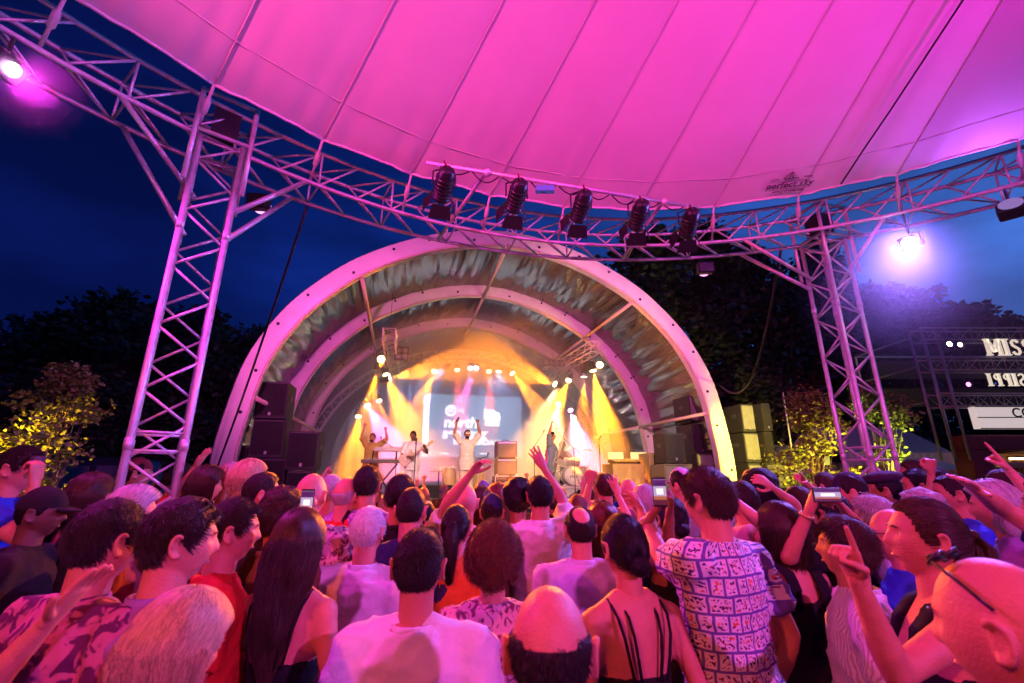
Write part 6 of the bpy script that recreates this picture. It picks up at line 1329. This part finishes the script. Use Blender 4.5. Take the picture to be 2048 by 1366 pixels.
for x, y in sorted(cand, key=lambda q: q[1]):
    sex = int(rc.rand() < .45); hc = HC_[rc.randint(9)]; style = ['bob','long','pony','bun','long'][rc.randint(5)] if sex else ['short','short','crop','medium','fringe','bald'][rc.randint(6)]
    tm = ['black','navy','maroon','red','black','grey','navy','purple','white','brown','teal','black','olive','lilac','orange','blue'][rc.randint(16)]; ps = POSES[rc.randint(len(POSES))]; k = (.91+.05*rc.randn()) if sex else (.97+.035*rc.randn()); k = max(.82, min(1.03, k))
    d = Vector((x, y, HC)); fx = x*FPX/(y*math.cos(PITCH))+1024
    lm = [w for a, w in LAND if fx >= a][-1]; row = ROW[0 if y < 4.6 else 1 if y < 6.6 else 2 if y < 8.6 else 3]
    who = ('woman' if sex else 'man')
    hd = {'bald': 'bald %s' % who, 'fringe': 'balding %s' % who}.get(style) or '%s %s haired %s' % ({'bob':'bobbed','long':'long','pony':'ponytailed','bun':'knotted','short':'short','crop':'cropped','medium':'tousled'}[style], HW[hc], who)
    lb = '%s, %s top%s, %s %s' % (hd, tm, CW[ps], row, lm); used[lb] = used.get(lb, 0)+1
    if used[lb] > 1: lb = lb.replace(' top', ' coloured top')
    face = math.degrees(math.atan2(-(2.0-x), 12.5-y))*.8+rc.randn()*9
    person(lb, (x, y, 0), R(face), k, sex, ps, 1.0, (0, float([0, 0, 6][rc.randint(3)]), 0), style, hc, [0,1,1,2,1,3,0,4][rc.randint(8)], 'tshirt', CL[tm])
# ================================================================== PERFORMERS
def performer(label, px, s, face, z0=ZD, **kw):
    v = on_s(px, 930, s); p = st(v.x, s, z0); return person(label, p, SY+R(face), group='performers on stage', cat='person', **kw)+(p,)
M_cream = cloth('cream_stage', (.62,.56,.44)); M_pale = cloth('pale_stage', (.68,.62,.58)); M_yel = cloth('yellow_stage', (.62,.42,.08)); M_slate = cloth('slate_stage', (.16,.18,.20))
PV = (.014, .007, .0048)
t, sk, p = performer('singer in a cream T-shirt and white sunglasses with both arms raised, holding a microphone', 933, 12.3, 180, arms=(((.25,.08,1.90),(.55,.0,1.55),'fist',(0,1,0)), ((.29,.06,1.90),(.6,.0,1.5),'fist',(0,1,0))), hair='crop', hairc='black', skin_i=3, top='half', topm=M_cream, trm=cloth('cream_trousers', (.6,.52,.36)), pv=PV, girth=1.05, hem=.72, k=1.03)
HM = head_matrix(0, (0,0,0)); m = MB(); m.tube([(-.06,.09,.012),(-.03,.106,.016),(0,.108,.012),(.03,.106,.016),(.06,.09,.012)], [.012,.016,.010,.016,.012], 8); hm_child(t, HM, m, 'sunglasses', mat('white_frame', (.8,.78,.75), .3)); m = MB(); m.ball((0,.055,-.085),(.052,.045,.035)); hm_child(t, HM, m, 'beard', hairm('black'))
W_ = t.matrix_basis @ (sk['R'][2]+Vector((0,0,.06))) if False else None
def wpt(p, rz, k, v): return p+Matrix.Rotation(rz, 3, 'Z') @ (v*k)
w = wpt(p, SY+PI, 1.03, sk['R'][2]+Vector((0,.02,.07))); mt = thing('microphone', 'hand microphone held up by the singer', 'microphone', w, 0); m = MB(); m.tube([(-.07,-.02,-.08),(.03,.0,.05)], [.013,.019], 10); m.build('handle', M_black, mt, True); MB().ball((.04,.0,.065), .026, 10, 8).build('grille', mat('mic_grille', (.12,.12,.12), .35, .8), mt, True)
t, sk, p = performer('keyboard player in a loose yellow shirt with both arms raised', 741, 13.5, 172, arms=(((.36,.12,1.82),(.6,.0,1.45),'fist',(0,1,0)), ((.24,.06,1.92),(.6,.0,1.5),'point',(0,1,0))), hair='short', hairc='dark', skin_i=1, top='half', topm=M_yel, trm=M_yel, pv=PV, girth=1.12, hem=.72, head=(-10,0,0)); m = MB(); m.ball((0,.055,-.085),(.055,.048,.04)); hm_child(t, head_matrix(0,(-10,0,0)), m, 'beard', hairm('dark'))
# guitarist
GA = (((.02,.24,1.10),(.45,-.05,1.1),'grip',(0,-1,0)), ((.50,.22,1.28),(.5,-.2,1.1),'grip',(0,-.3,1)))
t, sk, p = performer('guitarist dressed in white playing a pale electric guitar', 824, 12.5, 172, arms=(((.34,.28,1.30),(.45,-.1,1.05),'grip',(0,-.4,1)), ((.06,.24,1.08),(.5,-.1,1.1),'relax',(0,-1,0))), hair='short', hairc='black', skin_i=4, top='half', topm=M_pale, trm=cloth('white_trousers', (.66,.62,.58)), pv=PV, hem=.74, head=(-14,-12,0), girth=1.02)
def guitar(p, rz, k, a, b, body, neck, label, bass=False):
    a, b = wpt(p, rz, k, Vector(a)), wpt(p, rz, k, Vector(b)); x = (b-a).normalized(); fr = Matrix.Rotation(rz, 3, 'Z') @ Vector((0,1,0)); z = (fr-x*fr.dot(x)).normalized(); y = z.cross(x); M = Matrix((x, y, z)).transposed().to_4x4(); M.translation = a
    t = thing('electric_guitar' if not bass else 'bass_guitar', label, 'guitar', (0,0,0)); t.matrix_basis = M; Ln = (b-a).length
    pr = [(-.24,.0),(-.22,.12),(-.12,.17),(-.02,.13),(.05,.10),(.13,.15),(.20,.14),(.15,.06),(.12,.03),(.12,-.03),(.17,-.08),(.13,-.13),(.05,-.11),(-.03,-.13),(-.13,-.16),(-.22,-.11)]; m = MB(); n = len(pr); m.add([(q[0],q[1],-.02) for q in pr]+[(q[0],q[1],.02) for q in pr], [tuple(range(n))[::-1], tuple(range(n,2*n))]+[(i,(i+1)%n,n+(i+1)%n,n+i) for i in range(n)]); bevel(m.build('body', body, t), .012, 2)
    MB().box((Ln*.5+.02,0,.025),(Ln-.02,.052,.022)).build('neck', neck, t); MB().box((Ln+.07,.01,.02),(.17,.075,.016)).build('headstock', neck, t); MB().box((-.06,0,.026),(.03,.07,.012)).build('bridge', M_edgealu, t)
    for x_ in (.0, .06): MB().box((x_,0,.025),(.022,.075,.010)).build('pickup', M_black, t)
    for s_ in range(4): MB().tube([(-.06,-.018+.012*s_,.040),(Ln+.02,-.018+.012*s_,.040)], .0016, 4).build('string', M_edgealu, t)
    for s_ in range(4): MB().ball((Ln+.02+.035*s_,.055,.02), .012, 8, 6).build('tuning_peg', M_edgealu, t)
    return t
guitar(p, SY+R(172), 1.0, (.09,.20,1.05), (-.42,.26,1.38), mat('guitar_pale', (.55,.40,.34), .25, coat=.5), mat('maple', (.55,.38,.18), .35), 'pale electric guitar in the hands of the guitarist')
MB().tube([(.06,.13,1.0),(.0,.12,1.2),(-.07,.06,1.44),(-.06,-.1,1.38),(.12,-.14,1.1)], .014, 6).build('guitar_strap', M_black, t, True)
# bassist
t, sk, p = performer('bassist in a slate shirt pointing one arm to the sky', 1097, 12.0, 235, arms=(((.10,.26,1.10),(.5,-.1,1.1),'grip',(0,-1,0)), ((.16,.02,1.93),(.5,.0,1.5),'point',(0,1,0))), hair='medium', hairc='black', skin_i=3, top='half', topm=M_slate, trm=cloth('slate_trousers', (.14,.15,.15)), pv=PV, hem=.70, head=(10,6,0), lean=-4)
glasses(t, head_matrix(0,(10,6,0)), False); MB().tube([(.06,.13,1.0),(.0,.12,1.2),(-.07,.06,1.44),(-.06,-.1,1.38),(.12,-.14,1.1)], .014, 6).build('bass_strap', M_black, t, True)
guitar(p, SY+R(235), 1.0, (.02,.22,1.02), (-.16,.40,1.72), mat('bass_body', (.35,.33,.32), .25, coat=.5), mat('maple', (.55,.38,.18), .35), 'long necked bass guitar hanging on the bassist', True)
# drummer, seated behind the kit
def seated(label, p, rz, k=1.0):
    t = thing('person', label, 'person', p, rz, 'performers on stage'); m = MB(); sex = 0; sk = skel(0, {'L': ((.28,.36,1.08),(.45,-.1,1.0),'grip',(0,0,-1)), 'R': ((.24,.40,1.12),(.45,-.1,1.0),'grip',(0,0,-1))})
    m.add(*(lambda r: (r.v, r.f))(rings([((0, y, z), (w_, 0, 0), (0, d, 0)) for z, w_, d, y in TOR[0]], 20)))
    for side, key in ((-1,'L'),(1,'R')):
        S, E, W2, _, _ = sk[key]; m.ball(S, .062); limb(m, [Vector((side*.05,-.012,1.44)), S], [.05,.05]); limb(m, [S, S.lerp(E,.5), E], [.055,.047,.04]); limb(m, [E, E.lerp(W2,.4), W2], [.04,.04,.026])
        limb(m, [(side*.09,0,.86),(side*.17,.22,.87),(side*.2,.42,.86)], [.09,.082,.06]); limb(m, [(side*.2,.42,.86),(side*.2,.42,.65),(side*.2,.38,.42)], [.058,.055,.04]); m.ball((side*.2,.45,.39),(.045,.12,.04))
    A_ = Acc(); A_.add(*remesh(m, .016, 3, .5)[:3]); A_.add(*head_mesh(.007, 0)[:3], 0, head_matrix(0,(0,0,0)))
    for side, key in ((-1,'L'),(1,'R')):
        S, E, W2, hz, pm = sk[key]; z = (W2-E).normalized(); y = -(pm-z*pm.dot(z)).normalized(); x = y.cross(z); Mh = Matrix((x,y,z)).transposed().to_4x4(); Mh.translation = W2+z*.012; A_.add(*hand_mesh('grip', side, .0048)[:3], 0, Mh)
    b = link('body', A_.mesh('body', [skin(4)]), t); o = link('shirt', top_mesh('tshirt', 0, sk, 1.05, .015, [CL['maroon']], 3, .84), t)
    h = link('hair', hair_mesh('afro', 0), t); h.matrix_local = head_matrix(0,(0,0,0)); h.data.materials[0] is None; setmats(h, [hairm('black')])
    m = MB()
    for side in (-1,1): limb(m, [(side*.09,0,.86),(side*.17,.22,.87),(side*.2,.42,.86),(side*.2,.41,.65),(side*.2,.39,.45)], [.102,.095,.075,.07,.065])
    m.add(*(lambda r: (r.v, r.f))(rings([((0,-.005,.77),(.16,0,0),(0,.11,0)),((0,-.01,.88),(.178,0,0),(0,.128,0)),((0,-.008,.97),(.175,0,0),(0,.128,0))], 18))); V, Fq, tot, N = remesh(m, .02, 2); link('trousers', arr_mesh('trousers', V, Fq, tot, [CL['black']]), t)
    for s_, key in ((-1,'L'),(1,'R')):
        W2 = sk[key][2]; d = thing('drumstick', 'drumstick in the drummer\'s %s hand' % ('left' if s_ < 0 else 'right'), 'drumstick', p+Matrix.Rotation(rz,3,'Z') @ (W2+Vector((0,.04,.02))), rz, 'drumsticks'); MB().tube([(0,-.06,.0),(-s_*.04,.3,.05)], [.008,.005], 6).build('stick', mat('maple', (.55,.38,.18), .35), d)
seated('drummer in dark maroon seated behind the drum kit', DC+SV*.45+Vector((0,0,ZR-.36)), SY+PI)
# ================================================================== CROWD AND ROOF LAMPS (all hang on the ring truss)
def ring_lamp(ang, tgt, col, watt, angle, label, lens=(1,.5,.9), estr=20, drop=.30, r=r_in, blend=.6, lr=1.0, rad=.10):
    p = RC+rp(r, R(ang), z_lo-drop); t = thing('wash_lamp', label, 'lamp', p, 0, 'wash lamps on the roof ring'); d = (Vector(tgt)-p).normalized(); q = frame(d).to_4x4()
    bevel(MB().box((0,0,0),(.24,.18,.15), q.to_3x3()).build('housing', M_lampbody, t), .02); M = q @ Matrix.Translation((0,0,.092)); MB().lathe([(.105*lr,0),(.105*lr,.006)], 16, M).build('lens', mat('wash_lens_%d' % int(ang*10), (.1,.1,.1), .3, emit=lens, estr=estr), t)
    MB().tube([(0,0,.1),(0,0,drop)], .016, 6).build('hook', M_black, t)
    spot('lamp_light', p+d*.12, tgt, col, watt, angle, blend, rad, t); return t
def ang_of(px, py, z=z_lo): v = atz(px, py, z)-RC; return math.degrees(math.atan2(v.x, v.y))
MAG = (1.0,.11,.92)
LP1 = ring_lamp(ang_of(2,105), (2.5,3,1.2), (1,.03,.8), 700, 110, 'bright magenta wash lamp at the far left end of the visible ring', (1,.6,1), 40, drop=.28, lr=.5).location
LP2 = ring_lamp(ang_of(1812,410), (-.5,1.5,1.3), (.30,.15,1), 2400, 100, 'dazzling blue-white lamp hanging from the ring right of the right tower', (.75,.78,1), 90, drop=.42, lr=.7).location
ring_lamp(ang_of(2018,350), (3.6,2.5,7.0), (.50,.10,1), 110, 120, 'violet wash lamp at the right edge of the visible ring', (.2,.15,.4), 1, drop=.3)
# pink wash lamps on the front of the ring, aimed at the stage arch
ring_lamp(ang_of(560,330), st(-1.2,10.5,5.8), (1,.12,.62), 1700, 96, 'dark box lamp on the ring right of the left tower, aimed at the arch', (.6,.2,.5), 4, drop=.12, r=r_out+.16)
ring_lamp(ang_of(1430,480), st(6.2,10.5,5.8), (1,.12,.66), 1700, 96, 'dark box lamp on the ring left of the right tower, aimed at the arch', (.6,.2,.5), 4, drop=.12, r=r_out+.16)
# on the part of the ring behind the viewer
ring_lamp(150, (0.3,4,1.2), MAG, 2500, 95, 'magenta wash lamp on the ring behind the viewer, shining on backs', drop=.5, rad=.12)
ring_lamp(-118, (1.5,3,1.4), (1,.10,.004), 1000, 90, 'amber wash lamp on the ring at the left rear', (1,.6,.2), drop=.4)
ring_lamp(104, (2.4,2.8,8.6), (1,.0,.78), 2300, 66, 'magenta lamp on the right side of the ring washing the roof', drop=.15, r=r_in-.35)
ring_lamp(-100, (-.9,3.0,7.6), (1,.05,.30), 3600, 66, 'pink lamp on the left side of the ring washing the roof', drop=.15, r=r_in-.35)

# ground floods for planting and the outer loudspeakers
def ground_flood(p, tgt, col, watt, label, ang=75):
    p = Vector(p); t = thing('ground_flood', label, 'lamp', p, 0, 'ground floodlights'); d = (Vector(tgt)-p).normalized(); q = frame(d)
    bevel(MB().box((0,0,0),(.26,.18,.10), q).build('housing', M_lampbody, t), .01); MB().box(d*.055,(.22,.14,.008), q).build('lens', mat('flood_lens_%d' % int(watt), (.1,.1,.1), .3, emit=col, estr=15), t); MB().tube([(0,0,-p.z),(0,0,0)], .02, 6).build('stake', M_black, t)
    spot('lamp_light', p+d*.08, tgt, col, watt, ang, .6, .06, t)
G0 = lambda v: Vector((v.x, v.y, 0))
ground_flood(G0(BL)+Vector((-1.3,-1.5,1.9)), G0(BL)+Vector((.1,0,2.0)), (1,.50,.03), 2200, 'amber floodlight on a stake at the foot of the left tree', 52)
ground_flood(G0(BR)+Vector((.5,-1.5,1.35)), G0(BR)+Vector((-.1,0,2.0)), (1,.66,.06), 1300, 'yellow floodlight on a stake at the foot of the right tree')
ground_flood(G0(BR2)+Vector((.7,-1.2,1.3)), G0(BR2)+Vector((-.1,0,2.1)), (.95,.88,.12), 1300, 'yellow floodlight at the foot of the sparse green tree')
ground_flood(G0(hp0)+Vector((.2,-1.5,.5)), G0(hp0)+Vector((0,0,1.1)), (.95,.85,.08), 640, 'yellow ground floodlight in front of the hedge', 110)
ground_flood(at(1650, 952, 9.3)+Vector((0,0,.3)), st(9.0, 11, 2.6), (1,.75,.06), 2000, 'yellow floodlight aimed at the outer right loudspeakers', 60)
# ---- smoke
def smoke(name, m, dens, aniso=.25, col=(.9,.9,.92)):
    o = m.build(name, None); o.data.materials.clear(); s_ = bpy.data.materials.new(name); s_.use_nodes = True; n = s_.node_tree; n.nodes.clear()
    vo = n.nodes.new('ShaderNodeOutputMaterial'); pv = n.nodes.new('ShaderNodeVolumePrincipled'); pv.inputs['Density'].default_value = dens; pv.inputs['Anisotropy'].default_value = aniso; pv.inputs['Color'].default_value = (*col, 1)
    n.links.new(pv.outputs[0], vo.inputs['Volume']); o.data.materials.append(s_); return tag(o, kind='stuff')
m = MB(); n = 30; prof = [off(.08+.84*k/n, -1.05) for k in range(n+1)]
V = [(p.x, 12.6, max(p.y, ZD+.02)) for p in prof]+[(p.x, 19.35, max(p.y-.3, ZD+.02)) for p in prof]
m.add(V, [tuple(range(n+1))[::-1], tuple(range(n+1, 2*n+2))]+[(k, k+1, n+2+k, n+1+k) for k in range(n)]+[(0, n+1, 2*n+1, n)])
o = smoke('stage_smoke', m, .17); o.location = st(TC, 0, 0); o.rotation_euler = (0, 0, SY)
def lamp_haze(c, rad, dens):
    o = smoke('lamp_haze', MB().ball((0,0,0), 1.0, 24, 16), dens); o.location = c; o.scale = rad; n = o.data.materials[0].node_tree; pv = [x for x in n.nodes if x.type == 'PRINCIPLED_VOLUME'][0]
    tcx = n.nodes.new('ShaderNodeTexCoord'); gr = n.nodes.new('ShaderNodeTexGradient'); gr.gradient_type = 'QUADRATIC_SPHERE'; mu = n.nodes.new('ShaderNodeMath'); mu.operation = 'MULTIPLY'; mu.inputs[1].default_value = dens
    n.links.new(tcx.outputs['Object'], gr.inputs[0]); n.links.new(gr.outputs['Fac'], mu.inputs[0]); n.links.new(mu.outputs[0], pv.inputs['Density'])
lamp_haze(LP2+Vector((.25,-.1,-.8)), (1.9,1.2,1.6), .30)
lamp_haze(LP1+Vector((.05,.0,-.12)), (.6,.45,.55), .22)
bpy.data.scenes.remove(SIDE)
